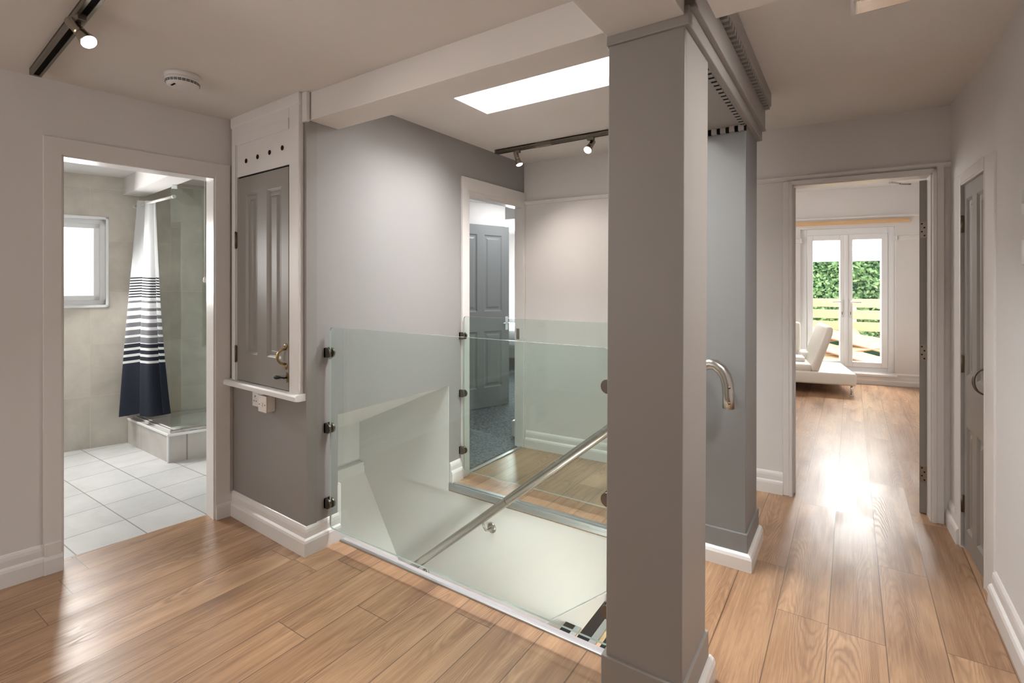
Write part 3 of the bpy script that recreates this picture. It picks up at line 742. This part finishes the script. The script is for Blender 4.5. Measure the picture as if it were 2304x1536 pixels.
# ------------------------------------------------------------------ track lights
def spot(parent, x, y, zc, aim, s, bulb, lr=1.0, back=.045):
    """adapter on the track, stem, lamp head pointing along aim"""
    ad = obj('adapter', B(x-.026*s, x+.026*s, y-.014, y+.014, zc-.050, zc-.018, .003), M['track'], parent)
    obj('stem', T([(x, y, zc-.048), (x, y, zc-.070), (x, y, zc-.082)], .005, 10), M['nickel'], ad)
    a = Vector(aim).normalized()
    c = Vector((x, y, zc-.082)) - a*back*s
    q = Vector((0, 0, 1)).rotation_difference(a).to_matrix().to_4x4()
    mx = Matrix.Translation(c) @ q @ Matrix.Diagonal((s*lr, s*lr, s, 1))
    hd = obj('lamp_head', lathe(bmesh.new(), [(0, 0), (.020, 0), (.022, .003), (.022, .052), (.024, .055), (.024, .060), (.021, .062), (.021, .066), (.024, .068), (.024, .074), (.027, .078), (.033, .104), (.033, .108), (.031, .108), (.030, .104), (0, .104)], mx, 28), M['nickel'], parent)
    obj('lamp_lens', lathe(bmesh.new(), [(0, .1045), (.030, .1045), (.029, .111), (.018, .116), (0, .118)], mx, 28), M[bulb], hd)
    L = bpy.data.lights.new('spot', 'SPOT'); L.energy = 34; L.color = (1, .89, .82); L.spot_size = math.radians(135); L.spot_blend = 1.0; L.shadow_soft_size = .03
    o = bpy.data.objects.new('spot_light', L); COL.objects.link(o)
    o.location = c + a*.135*s; o.rotation_euler = Vector((0, 0, -1)).rotation_difference(a).to_euler()
def track(parent, x0, x1, y, zc, w=.018, frame=None):
    bm = bmesh.new()
    box(bm, x0, x1, y-w, y-w+.006, zc-.030, zc, .001); box(bm, x0, x1, y+w-.006, y+w, zc-.030, zc, .001); box(bm, x0, x1, y-w, y+w, zc-.008, zc)
    box(bm, x0, x1, y-w, y-w+.010, zc-.031, zc-.026); box(bm, x0, x1, y+w-.010, y+w, zc-.031, zc-.026)
    t_ = obj('track', bm, M['track'], parent, frame)
    obj('track_slot', B(x0+.004, x1-.004, y-w+.006, y+w-.006, zc-.026, zc-.009), M['dark'], t_, frame)
    obj('end_cap', B(x0-.012, x0+.004, y-w-.001, y+w+.001, zc-.031, zc, .002), M['track'], parent, frame)
tr1 = thing('track_light', 'dark ceiling track with a lit spot lamp over the hall, nearest the viewer', 'track light', (-2.3, .69, 2.40))
track(tr1, 0, 1.8, 0, 2.40, .020, F((-3.142, .716), math.atan2(-.071, .939)))
spot(tr1, -2.325, .648, 2.40, (.62, .30, -.72), 1.08, 'bulb', .76, .055)
tr2 = thing('track_light', 'dark ceiling track with two lit spot lamps above the landing', 'track light', (-1.6, 3.20, 2.445))
track(tr2, -2.285, -.95, 3.20, 2.445)
obj('track_joint', B(-1.93, -1.80, 3.181, 3.219, 2.412, 2.445, .002), M['track'], tr2)
spot(tr2, -2.100, 3.20, 2.445, (.30, .02, -.85), .95, 'bulbw', .85)
spot(tr2, -1.492, 3.20, 2.445, (-.08, -.66, -.70), .95, 'bulb', .9)

# ------------------------------------------------------------------ emergency light
em = thing('emergency_light', 'clear emergency bulkhead light with a green indicator on the corridor ceiling', 'emergency light', (.15, 2.2, 2.445))
obj('gear_tray', B(.005, .40, 2.125, 2.235, 2.425, 2.445, .004), M['upvc'], em)
obj('diffuser', B(.0, .405, 2.115, 2.245, 2.385, 2.43, .015, 4), M['clear'], em)
obj('lamp_tube', T([(.03, 2.18, 2.412), (.36, 2.18, 2.412)], .010, 12), M['plastic'], em)
obj('indicator', B(.244, .258, 2.243, 2.247, 2.392, 2.404, .001), M['led'], em)
obj('end_cap', B(-.004, .018, 2.113, 2.247, 2.388, 2.445, .006), M['plastic'], em)

# ------------------------------------------------------------------ corridor cupboard door (right wall)
bm = door_leaf(bmesh.new(), .420, 1.910, .03, [(.045, .160, .10, .64), (.240, .360, .10, .64), (.045, .160, .905, 1.835), (.240, .360, .905, 1.835)], 0, 0)
# leaf frame: x runs towards the far end, front faces into the corridor (+y of fr)
fd = fr @ Matrix.Translation((.574, -.004, .015)) @ Matrix.Rotation(PI, 4, 'Z')
rd = struct('door_1', bm, M['greyd'], fd, 'grey panelled cupboard door in the right wall', 'door')
for z in (1.722, .979, .235):
    bm = bmesh.new(); box(bm, .572, .592, -.004, .004, z-.045, z+.045, .001); tube(bm, [(.578, .004, z-.046), (.578, .004, z+.046)], .006, 10)
    obj('hinge', bm, M['hinge'], rd, fr)
hm = T([(.187, -.006 + .044*math.sin(PI*k/14), .945 + .060*math.cos(PI*k/14)) for k in range(15)], [.0045]*4 + [.0055, .006, .0065, .007, .0065, .006, .0055] + [.0045]*4, 12)
obj('handle', hm, M['bronze'], rd, fr)

# wall controls at the right picture edge
th_ = thing('thermostat', 'white wall thermostat with a grey top on the right wall, above the light switch', 'thermostat', (.525, 2.57, 1.64))
obj('casing', B(.513, .525, 2.47, 2.552, 1.652, 1.692, .003), M['plastic'], th_)
obj('display', B(.513, .525, 2.47, 2.552, 1.692, 1.740, .003), M['alu'], th_)
ls = thing('light_switch', 'white light switch plate on the right wall, below the thermostat', 'light switch', (.525, 2.57, 1.52))
pl = obj('face_plate', B(.517, .525, 2.485, 2.571, 1.472, 1.562, .003), M['plastic'], ls)
obj('rocker_switch', B(.513, .519, 2.518, 2.538, 1.50, 1.534, .002), M['plastic'], ls)

# ------------------------------------------------------------------ shower room
BW0 = (-5.456, 1.410); BWA = math.atan2(.408, .129); fb = F(BW0, BWA)
def bw(s, off=0.0): return (BW0[0] + math.cos(BWA)*s - math.sin(BWA)*off, BW0[1] + math.sin(BWA)*s + math.cos(BWA)*off)
bm = bmesh.new()
WA, WB, WZ0, WZ1 = -.72, .30, 1.203, 1.985
box(bm, -2.6, WA, 0, .16, 0, 2.40); box(bm, WA, WB, 0, .16, 0, WZ0); box(bm, WA, WB, 0, .16, WZ1, 2.40); box(bm, WB, 2.2, 0, .16, 0, 2.40)
struct('wall_window', bm, M['btile'], fb, 'beige tiled shower room wall with the window', 'wall')
struct('wall_shower', B(-5.4, -2.9, 2.72, 2.80, 0, 2.40), M['btile'], None, 'beige tiled wall at the end of the shower', 'wall')
struct('wall_shower.001', B(-6.6, -3.3, -1.25, -1.1, 0, 2.40), M['btile'], None, 'beige tiled wall opposite the shower', 'wall')
bm = bmesh.new()
for a, b, c, d in ((WA, WB, WZ0, WZ0+.022), (WA, WB, WZ1-.022, WZ1), (WB-.020, WB, WZ0, WZ1), (WA, WA+.02, WZ0, WZ1)):
    box(bm, a, b, -.010, .10, c, d, .002)
w2 = struct('window_2', bm, M['upvc'], fb, 'white framed textured glass window of the shower room', 'window')
bm = bmesh.new()
for i, (ins, y0, y1) in enumerate(((.020, .045, .11), (.062, .035, .10))):
    a, b, c, d = WA+ins, WB-ins, WZ0+ins, WZ1-ins; wd = .048 if i == 0 else .040
    for q in ((a, b, c, c+wd), (a, b, d-wd, d), (a, a+wd, c, d), (b-wd, b, c, d)): box(bm, q[0], q[1], y0, y1, q[2], q[3], .004)
obj('sash', bm, M['upvc'], w2, fb)
obj('glass_pane', B(WA+.09, WB-.09, .065, .075, WZ0+.09, WZ1-.09), M['frost'], w2, fb)
# shower plinth, tray, rims
C0, D0 = (-4.453, 1.792), (-5.310, 1.818)
ce = Vector((.34, .94)).normalized(); we = Vector((.3015, .9535)).normalized()
def cpt(s, off=0.0): return (C0[0] + ce.x*s - ce.y*off, C0[1] + ce.y*s + ce.x*off)     # along screen side, off = inward
def dpt(s): return (D0[0] + we.x*s, D0[1] + we.y*s)
sh = thing('shower_tray', 'raised tiled shower base with a white tray and tray edging', 'shower tray', (C0[0], C0[1], 0))
CDa = direction(C0, D0)
fC = F(C0, CDa)                      # x from corner towards the window wall (front face at y=0, body at -y)
def inC(p):
    v = fC.inverted() @ Vector((p[0], p[1], 0)); return (v.x, v.y)
foot = [inC(C0), inC(D0), inC(dpt(.92)), inC(cpt(.92))]
ba = obj('tiled_base', poly(bmesh.new(), foot, 0, .188), M['plinth'], sh, fC)
inn = [inC(cpt(.075, .075)), inC((dpt(.07)[0]+.06, dpt(.07)[1]+.0)), inC((dpt(.86)[0]+.06, dpt(.86)[1])), inC(cpt(.86, .075))]
bm = bmesh.new()
for i in range(4):
    j = (i+1) % 4; poly(bm, [foot[i], foot[j], inn[j], inn[i]], .186, .222)
obj('tiled_rim', bm, M['plinth'], sh, fC)
obj('tray', poly(bmesh.new(), inn, .185, .196), M['plastic'], sh, fC)
bm = bmesh.new()
L_ = math.hypot(D0[0]-C0[0], D0[1]-C0[1])
box(bm, -.006, L_, -.004, .006, .206, .226, .003); box(bm, -.006, .008, -.004, .008, .0, .226, .003)
tr_ = obj('corner_edging', bm, M['upvc'], sh, fC)
fE = F(C0, math.atan2(ce.y, ce.x))   # x along the screen side, +y inward
obj('side_edging', B(0, .92, -.006, .006, .206, .226, .003), M['upvc'], sh, fE)
bm = bmesh.new(); box(bm, .02, L_-.02, -.050, -.036, .222, .236, .002); box(bm, .02, L_-.02, -.076, -.062, .222, .236, .002)
obj('door_track', bm, M['plastic'], sh, fC)
obj('track_channel', B(.02, L_-.02, -.062, -.050, .222, .230), M['dark'], sh, fC)
ss = thing('shower_screen', 'fixed clear glass shower screen with a steel channel and top bracket', 'shower screen', (C0[0], C0[1], .2))
obj('floor_channel', B(.012, .92, .022, .044, .222, .244, .002), M['steel'], ss, fE)
bm = poly(bmesh.new(), rounded_rect(.016, .92, .236, 2.178, .004), .029, .037, 'y'); bm.normal_update()
for f in bm.faces:
    if abs(f.normal.y) < .5: f.material_index = 1
obj('glass_panel', bm, M['sglass'], ss, fE, [M['gedge']])
obj('top_bracket', B(.022, .060, .012, .054, 2.155, 2.192, .004), M['chrome'], ss, fE)
# boxed beam
struct('trim_13', poly(bmesh.new(), [(-5.42, 1.802), (-3.35, 1.575), (-3.30, 1.725), (-5.36, 1.945)], 2.190, 2.345), M['white'], None, 'white boxed beam over the shower', 'beam')
# curtain rod
rod = thing('curtain_rod', 'white shower curtain rod between tiled wall and glass', 'curtain rod', (-4.9, 1.85, 2.1))
obj('rod', T([(-5.30, 1.875, 2.098), (-4.50, 1.850, 2.104)], .011, 14), M['plastic'], rod)
obj('end_flange', T([(-5.33, 1.876, 2.098), (-5.29, 1.875, 2.098)], .022, 16), M['plastic'], rod)
obj('end_flange', T([(-4.512, 1.8503, 2.104), (-4.492, 1.850, 2.104)], .014, 16), M['plastic'], rod)
# curtain
NU, NV = 96, 60
bm = bmesh.new(); uvl = bm.loops.layers.uv.new('UVMap'); grid = []
for j in range(NV+1):
    v = j/NV; row = []
    zt = 2.150 - .0*v; e = v**1.15
    for i in range(NU+1):
        u = i/NU
        xl = -5.31 - .005*e; xr = -4.88 + .21*e
        x = xl + (xr-xl)*u
        yb = 1.872 - .125*e*(1-u) + .015*e*u
        fold = .034 + .030*v
        ph = 2*PI*(2.6*u + .12*math.sin(3*v)) + .4
        w_ = math.sin(ph) + .25*math.sin(2.3*ph + 1)
        y = yb + fold*w_*(.55+.45*v)
        x += .018*math.cos(ph)*(.4+.6*v)
        z = 2.150 - .045*u - v*(1.895 + .012*math.sin(9*u+1)) + .125*u*v
        row.append(bm.verts.new((x, y, z)))
    grid.append(row)
for j in range(NV):
    for i in range(NU):
        f = bm.faces.new((grid[j][i], grid[j][i+1], grid[j+1][i+1], grid[j+1][i])); f.smooth = True
        for l, (a, b) in zip(f.loops, ((i, j), (i+1, j), (i+1, j+1), (i, j+1))): l[uvl].uv = (a/NU, b/NV)
cu = obj('shower_curtain', bm, M['curtain']); tag(cu, 'white shower curtain with black, grey and navy stripes hanging on the rod', 'shower curtain')
bm = T([(-5.02, 1.848, 2.085), (-5.00, 1.835, 2.075)], [.022, .022], 16)
# pull cord
pc = thing('pull_cord', 'thin white pull cord with a small knob hanging by the shower screen', 'pull cord', (-4.0, 1.850, 2.34))
obj('ceiling_rose', lathe(bmesh.new(), [(0, 0), (.03, 0), (.028, .02), (0, .022)], Matrix.Translation((-4.0, 1.850, 2.341)) @ Matrix.Rotation(PI, 4, 'X'), 20), M['plastic'], pc)
obj('cord', T([(-4.0, 1.850, 2.33), (-4.0, 1.850, 1.46)], .0018, 6), M['plastic'], pc)
obj('knob', lathe(bmesh.new(), [(0, -.022), (.008, -.020), (.011, -.008), (.008, .012), (.003, .022), (0, .022)], Matrix.Translation((-4.0, 1.850, 1.437)), 16), M['plastic'], pc)

# ------------------------------------------------------------------ bedroom
struct('wall_bedroom', B(-6.7, -2.40, 8.6, 8.7, 0, 2.5), M['white'], None, 'white bedroom end wall', 'wall')
struct('wall_bedroom.001', B(-6.7, -6.6, 2.6, 8.7, 0, 2.5), M['white'], None, 'white bedroom side wall', 'wall')
struct('wall_bedroom.002', B(-2.42, -2.36, 3.78, 8.7, 0, 2.5), M['white'], None, 'white bedroom wall next to the doorway', 'wall')
struct('wall_bedroom.003', B(-6.7, -2.45, 2.81, 2.90, 0, 2.5), M['white'], None, 'white bedroom wall backing onto the stairwell', 'wall')
BD0, BD1 = (-3.62, 4.155), (-3.371, 4.920); BDA = direction(BD0, BD1); fbd = F(BD0, BDA)
bm = door_leaf(bmesh.new(), .805, 2.065, .036, [(.10, .355, .22, .86), (.45, .700, .22, .86), (.10, .355, 1.085, 1.955), (.45, .700, 1.085, 1.955)], -.036, .010)
bd = struct('door_2', bm, M['greyb'], fbd, 'grey four-panel door standing inside the bedroom', 'door')
bm = B(.745, .785, -.043, -.036, .87, 1.03, .003); tube(bm, [(.765, -.042, .955), (.765, -.085, .955), (.75, -.092, .955), (.665, -.092, .953)], .0085, 12)
obj('lever_handle', bm, M['chrome'], bd, fbd)
bm = bmesh.new(); box(bm, -1.5, .79, .020, .10, 0, 2.45)
struct('wall_bedroom.004', bm, M['white'], fbd, 'white partition behind the bedroom door', 'wall')
struct('trim_14', sweep(bmesh.new(), [(-1.5, .02), (.79, .02)], [(0, 2.33), (.02, 2.335), (.06, 2.40), (.07, 2.44), (0, 2.44)], -1), M['white'], fbd, 'white coving above the bedroom door', 'coving')
struct('trim_15', B(-2.60, -2.41, 3.86, 4.02, 0, .15, .01), M['gloss'], None, 'white skirting end inside the bedroom', 'baseboard')
struct('trim_18', B(-6.6, -2.47, 5.5, 5.75, 2.26, 2.43), M['white'], None, 'white boxed beam across the bedroom ceiling', 'beam')
sp_ = obj('strike_plate', B(-2.405, -2.375, 3.650, 3.656, .93, 1.02, .001), M['plate'])
tag(sp_, 'steel strike plate on the bedroom door frame', 'strike plate')
be = thing('bed', 'bed with pale bedding seen through the bedroom doorway', 'bed', (-4.9, 7.3, 0))
obj('base', B(-5.9, -4.2, 6.75, 8.5, .22, .40, .02), M['hedge'] if False else M['greyb'], be)
obj('mattress', B(-5.88, -4.22, 6.77, 8.5, .40, .60, .05, 4), M['bed'], be)
obj('duvet', B(-5.92, -4.18, 6.73, 8.2, .50, .66, .06, 4), M['bed'], be)
for x in (-5.8, -4.3): obj('leg', B(x-.03, x+.03, 6.8, 6.86, 0, .23, .004), M['greyb'], be)

# ------------------------------------------------------------------ living room
LW0, LW1 = (-.95, 8.492), (.95, 8.834); LWA = direction(LW0, LW1); flv = F(LW0, LWA)
wall('wall_living', LW0, LW1, .20, 0, 2.80, [(.335, 1.486, .12, 2.208)], M['white'], 'pale living room end wall with the glazed doors', (1.38, .4))
struct('wall_living.001', B(.98, 1.10, 3.9, 8.95, 0, 2.8), M['white'], None, 'pale living room wall on the right', 'wall')
struct('wall_living.002', B(-2.30, -2.22, 3.9, 8.6, 0, 2.8), M['white'], None, 'pale living room wall on the left', 'wall')
bm = bmesh.new(); box(bm, -2.30, -.36, 3.94, 3.99, 0, 2.8); box(bm, .42, 1.0, 3.975, 4.02, 0, 2.8); box(bm, -.36, .42, 3.96, 4.01, 2.06, 2.8)
struct('wall_living.003', bm, M['white'], None, 'living room side of the corridor wall', 'wall')
struct('trim_16', sweep(bmesh.new(), [(-1.3, 0), (2.2, 0)], [(0, 2.335), (.03, 2.337), (.04, 2.345), (.04, 2.362), (0, 2.366)], -1), M['gloss'], flv, 'white ledge rail high on the living room end wall', 'rail')
bm = bmesh.new()
pr = [(0, 2.005), (.010, 2.008), (.014, 2.02), (.014, 2.045), (.008, 2.060), (.014, 2.07), (0, 2.075)]
sweep(bm, [(-1.3, 0), (.335, 0)], pr, -1); sweep(bm, [(1.486, 0), (2.2, 0)], pr, -1)
for x in (.335, 1.486):
    s_ = 1 if x < 1 else -1
    poly(bm, [(x-.012*s_, 2.00), (x+.030*s_, 2.012), (x+.016*s_, 2.040), (x+.022*s_, 2.07), (x-.012*s_, 2.078)], -.030, .02, 'y', .003)
struct('trim_19', bm, M['gloss'], flv, 'white dado style rail ending at the glazed doors', 'picture rail')
bm = sweep(bmesh.new(), [(-1.3, 0), (2.2, 0)], [(0,0),(.018,0),(.018,.055),(.010,.07),(.006,.12),(.010,.15),(0,.172)], -1)
struct('baseboard_living', bm, M['gloss'], flv, 'white baseboard along the living room end wall', 'baseboard')
ba_ = obj('timber_batten', B(-.35, 1.638, -.030, 0, 2.258, 2.312, .002), M['pine'], None, flv)
tag(ba_, 'bare pine batten fixed above the glazed doors', 'batten')
# french doors
bm = bmesh.new()
for q in ((.335, .425, .15, 2.208), (1.408, 1.486, .15, 2.208), (.425, 1.408, 2.118, 2.208), (.425, 1.408, .14, .225)): box(bm, q[0], q[1], .06, .14, q[2], q[3], .004)
box(bm, .31, 1.50, -.035, .16, .118, .152, .006)
fd1 = struct('door_3', bm, M['upvc'], flv, 'white double glazed doors to the terrace', 'door')
for a, b, side in ((.428, .912, 0), (.918, 1.406, 1)):
    bm = bmesh.new(); w_ = .074
    for q in ((a, a+w_, .228, 2.115), (b-w_, b, .228, 2.115), (a+w_, b-w_, .228, .300), (a+w_, b-w_, 2.042, 2.115)): box(bm, q[0], q[1], .045, .125, q[2], q[3], .006)
    sa = obj('sash', bm, M['upvc'], fd1, flv)
    obj('glass_pane', B(a+w_, b-w_, .08, .09, .300, 2.042), M['wglass'], sa, flv)
    hx = .862 if side == 0 else .964; s_ = -1 if side == 0 else 1
    bm = B(hx-.016, hx+.016, .034, .046, .93, 1.19, .004)
    tube(bm, [(hx, .04, 1.155), (hx, .0, 1.155), (hx+s_*.02, -.006, 1.155), (hx+s_*.12, -.006, 1.150)], .010, 10)
    h_ = obj('lever_handle', bm, M['plastic'], sa, flv)
    obj('keyhole', B(hx-.004, hx+.004, .031, .036, .97, 1.01, .001), M['hinge'], h_, flv)
obj('meeting_strip', B(.895, .935, .030, .05, .228, 2.115, .006), M['upvc'], fd1, flv)
# open living room door leaf + hinges + closer
ld0 = (.3475, 3.965); la_ = math.radians(90-6.6)
fld = F(ld0, la_)
bm = door_leaf(bmesh.new(), .72, 2.03, .044, [(.10, .31, .2, .85), (.41, .62, .2, .85), (.10, .31, 1.05, 1.92), (.41, .62, 1.05, 1.92)], -.044, .006)
ldo = struct('door_4', bm, M['greyd'], fld, 'grey door standing open into the living room', 'door')
for z in (1.735, .985, .245):
    hb = obj('hinge_leaf', B(-.003, .0, -.038, -.004, z-.05, z+.05, .0008), M['plate'], ldo, fld)
    bm = bmesh.new()
    for k in range(4): box(bm, -.0045, -.002, -.028+(k % 2)*.012, -.020+(k % 2)*.012, z-.040+k*.024, z-.032+k*.024)
    obj('screw', bm, M['dark'], hb, fld)
dc = obj('door_closer', bmesh.new() if False else T([(.335, 4.33, 2.078), (.275, 4.30, 2.080)], .006, 8), M['steel'], ldo)
bm = poly(bmesh.new(), [(.268, 4.305), (.285, 4.315), (.236, 4.225), (.224, 4.215), (.21, 4.222)], 2.076, 2.088)
obj('closer_arm', bm, M['steel'], dc)

# sofa (chaise), rotated with the room
SA = LWA; so0 = (.062, 7.620); fs = F(so0, SA)
sf = thing('sofa', 'cream leather chaise sofa with a tilted backrest on a metal leg in the living room', 'sofa', (so0[0], so0[1], 0), SA)
def rb(x0, x1, y0, y1, z0, z1, r, seg=5):
    bm = B(x0, x1, y0, y1, z0, z1, r, seg)
    for f in bm.faces: f.smooth = True
    return bm
obj('seat', rb(-1.95, .0, .0, 1.02, .128, .285, .028), M['leather'], sf, fs)
obj('seat_cushion', rb(-1.93, -.475, .015, .98, .27, .375, .045), M['leather'], sf, fs)
pb = [(-.485, .290), (-.445, .282), (-.405, .292), (-.255, .76), (-.248, .83), (-.268, .862), (-.305, .86), (-.335, .83), (-.495, .345)]
bm = poly(bmesh.new(), pb, .02, .86, 'y', .02)
for f in bm.faces: f.smooth = True
bk = obj('backrest', bm, M['leather'], sf, fs)
obj('rear_backrest', rb(-1.9, -.52, .86, .99, .36, .86, .04), M['leather'], sf, fs)
obj('armrest', rb(-.56, -.30, .62, 1.0, .34, .46, .04), M['leather'], sf, fs)
for x, y in ((-.045, .06), (-.045, .95), (-1.8, .06), (-1.8, .95)):
    bm = T([(x, y, .0), (x, y, .012)], .024, 16); tube(bm, [(x, y, .010), (x, y, .135)], .015, 16)
    obj('leg', bm, M['chrome'], sf, fs)
bx2 = obj('storage_box', B(-1.0, -.540, .22, .52, .376, .43, .006), M['plastic'], None, fs)
tag(bx2, 'flat white box lying on the sofa seat', 'box')
# ---- outside
def simple(name, bm, m, label, cat, group=None, frame=None): return tag(obj(name, bm, m, None, frame), label, cat, group)
fe = thing('terrace_railing', 'pale grooved timber board railing at the terrace edge', 'railing', (0, 10.75, -.1))
for z0, z1 in ((1.000, 1.150), (.795, .952), (.588, .748)): obj('board', B(-3.2, 3.2, 10.70, 10.735, z0, z1, .006), M['fence'], fe)
for x in (-1.6, .035, 1.7): obj('post', B(x-.045, x+.045, 10.735, 10.825, -.1, 1.10, .006), M['upvc'], fe)
cn = thing('terrace_canopy', 'white translucent canopy with rafters over the terrace', 'canopy', (0, 9.0, 2.5))
bm = poly(bmesh.new(), [(9.02, 2.58), (9.02, 2.60), (11.25, 1.93), (11.25, 1.91)], -3.0, 3.0, 'x')
obj('sheet', bm, M['canopy'], cn)
for x in (-2.0, -1.2, -.42, .36, 1.15, 2.0): obj('rafter', poly(bmesh.new(), [(9.02, 2.50), (9.02, 2.575), (11.22, 1.925), (11.22, 1.86)], x-.025, x+.025, 'x'), M['upvc'], cn)
for y, z in ((9.6, 2.40), (10.3, 2.19), (10.9, 2.01)): obj('purlin', B(-3, 3, y-.02, y+.02, z-.03, z, .002), M['upvc'], cn)
obj('front_gutter', B(-3, 3, 11.2, 11.3, 1.83, 1.94, .01), M['upvc'], cn)
for x in (-2.9, 2.9): obj('post', B(x-.05, x+.05, 11.2, 11.3, -.1, 1.85), M['upvc'], cn)
PL = [(-.55, 10.05, .08, 10, -9), (-.35, 10.2, .20, 5, -12), (-.1, 10.3, .12, 18, 8), (.30, 10.05, .12, -8, 13), (.35, 10.25, .32, -4, 14), (.15, 10.35, .42, 2, 9), (-.6, 10.35, .34, 14, -14)]
for i, (x, y, z, rz, ry) in enumerate(PL):
    o = obj('timber_plank', B(-.75, .75, -.11, .11, -.014, .014, .003), M['plank'])
    o.location = (x, y, z + .06); o.rotation_euler = (math.radians(32), math.radians(ry), math.radians(rz)); 
    tag(o, 'loose weathered plank in the timber heap on the terrace', 'plank', 'loose planks on the terrace')
hd = thing('hedge', 'dense green leafy hedge beyond the terrace railing', 'hedge', (0, 13, -.1))
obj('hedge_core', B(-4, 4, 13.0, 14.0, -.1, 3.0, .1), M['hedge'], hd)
bm = bmesh.new()
for k in range(9500):
    x = random.uniform(-2.2, 1.8); z = random.uniform(.2, 2.7); y = 12.95 - abs(random.gauss(0, .10)) - .12*math.sin(x*5+z*3)*math.sin(z*6)
    s = random.uniform(.030, .060)
    nrm = Vector((random.uniform(-1, 1), -1.1, random.uniform(-.3, 1.2))).normalized()
    t1 = nrm.cross(Vector((random.uniform(-1, 1), random.uniform(-1, 1), random.uniform(-1, 1)))).normalized(); t2 = nrm.cross(t1)
    c = Vector((x, y, z))
    quad(bm, [c - t1*s, c + t2*s*.5, c + t1*s, c - t2*s*.5])
lf = obj('leaves', bm, M['leaf'], hd); lf['kind'] = 'stuff'

# ------------------------------------------------------------------ light
w = bpy.data.worlds.new('world'); SC.world = w; w.use_nodes = True
nt = w.node_tree; nt.nodes.clear()
bg = nt.nodes.new('ShaderNodeBackground'); ow = nt.nodes.new('ShaderNodeOutputWorld')
sk = nt.nodes.new('ShaderNodeTexSky'); sk.sky_type = 'HOSEK_WILKIE'; sk.turbidity = 4.0; sk.sun_direction = (.35, -.45, .82)
mxw = nt.nodes.new('ShaderNodeMix'); mxw.data_type = 'RGBA'; mxw.inputs[0].default_value = .75
nt.links.new(sk.outputs[0], mxw.inputs[6]); mxw.inputs[7].default_value = (.95, .98, 1, 1)
nt.links.new(mxw.outputs[2], bg.inputs[0]); bg.inputs[1].default_value = 3.5
nt.links.new(bg.outputs[0], ow.inputs[0])
def area(name, loc, target, sx, sy, e, col=(1, 1, 1), spread=180):
    L = bpy.data.lights.new(name, 'AREA'); L.shape = 'RECTANGLE'; L.size = sx; L.size_y = sy; L.energy = e; L.color = col; L.spread = math.radians(spread)
    o = bpy.data.objects.new(name, L); COL.objects.link(o); o.location = loc
    o.rotation_euler = (Vector(target)-Vector(loc)).to_track_quat('-Z', 'Y').to_euler()
    return o
S = bpy.data.lights.new('sun', 'SUN'); S.energy = 4.0; S.angle = .02; S.color = (1, .95, .87)
so_ = bpy.data.objects.new('sun', S); COL.objects.link(so_); so_.rotation_euler = Vector((-.35, .45, -.82)).to_track_quat('-Z', 'Y').to_euler()
area('hall_fill_light', (-2.4, -2.4, 1.5), (-2.6, 1, 1.2), 2.2, 1.7, 31, (1, .965, .93))  # added fill behind the viewpoint; the back wall has no window
area('corridor_fill_light', (.40, 1.76, 2.42), (-.43, 2.05, .8), .30, .22, 15, (1, .96, .92), 115)  # added fill above the frame, brightens the pillars' right faces
area('shower_window_light', (-5.30, 1.18, 1.6), (-3.4, 1.0, .9), .6, .6, 46, (1, .99, .97))
area('terrace_fill_light', (.15, 9.3, 2.30), (.05, 6.0, .2), 1.1, .45, 230, (1, .98, .95))  # added light hidden under the canopy, boosts daylight and floor glare
area('living_fill_light', (-2.15, 6.0, 1.6), (0, 6.2, 1.1), 2.4, 1.6, 70, (1, .97, .93))  # added fill in front of the solid left wall, brightens the living room
area('bedroom_window_light', (-5.2, 8.4, 1.5), (-4.6, 5.6, 1.0), 1.6, 1.4, 160, (.95, .98, 1))
area('bedroom_fill_light', (-2.9, 4.6, 2.38), (-2.9, 4.6, 0), .5, .5, 11, (.95, .98, 1))  # added unseen fill, brightens the door inside the bedroom
area('stair_fill_light', (-1.25, 1.93, -.62), (-2.6, 2.6, -.25), .5, .25, 22, (1, .98, .95))  # added fill hidden below the near floor edge, lifts the stairwell plaster
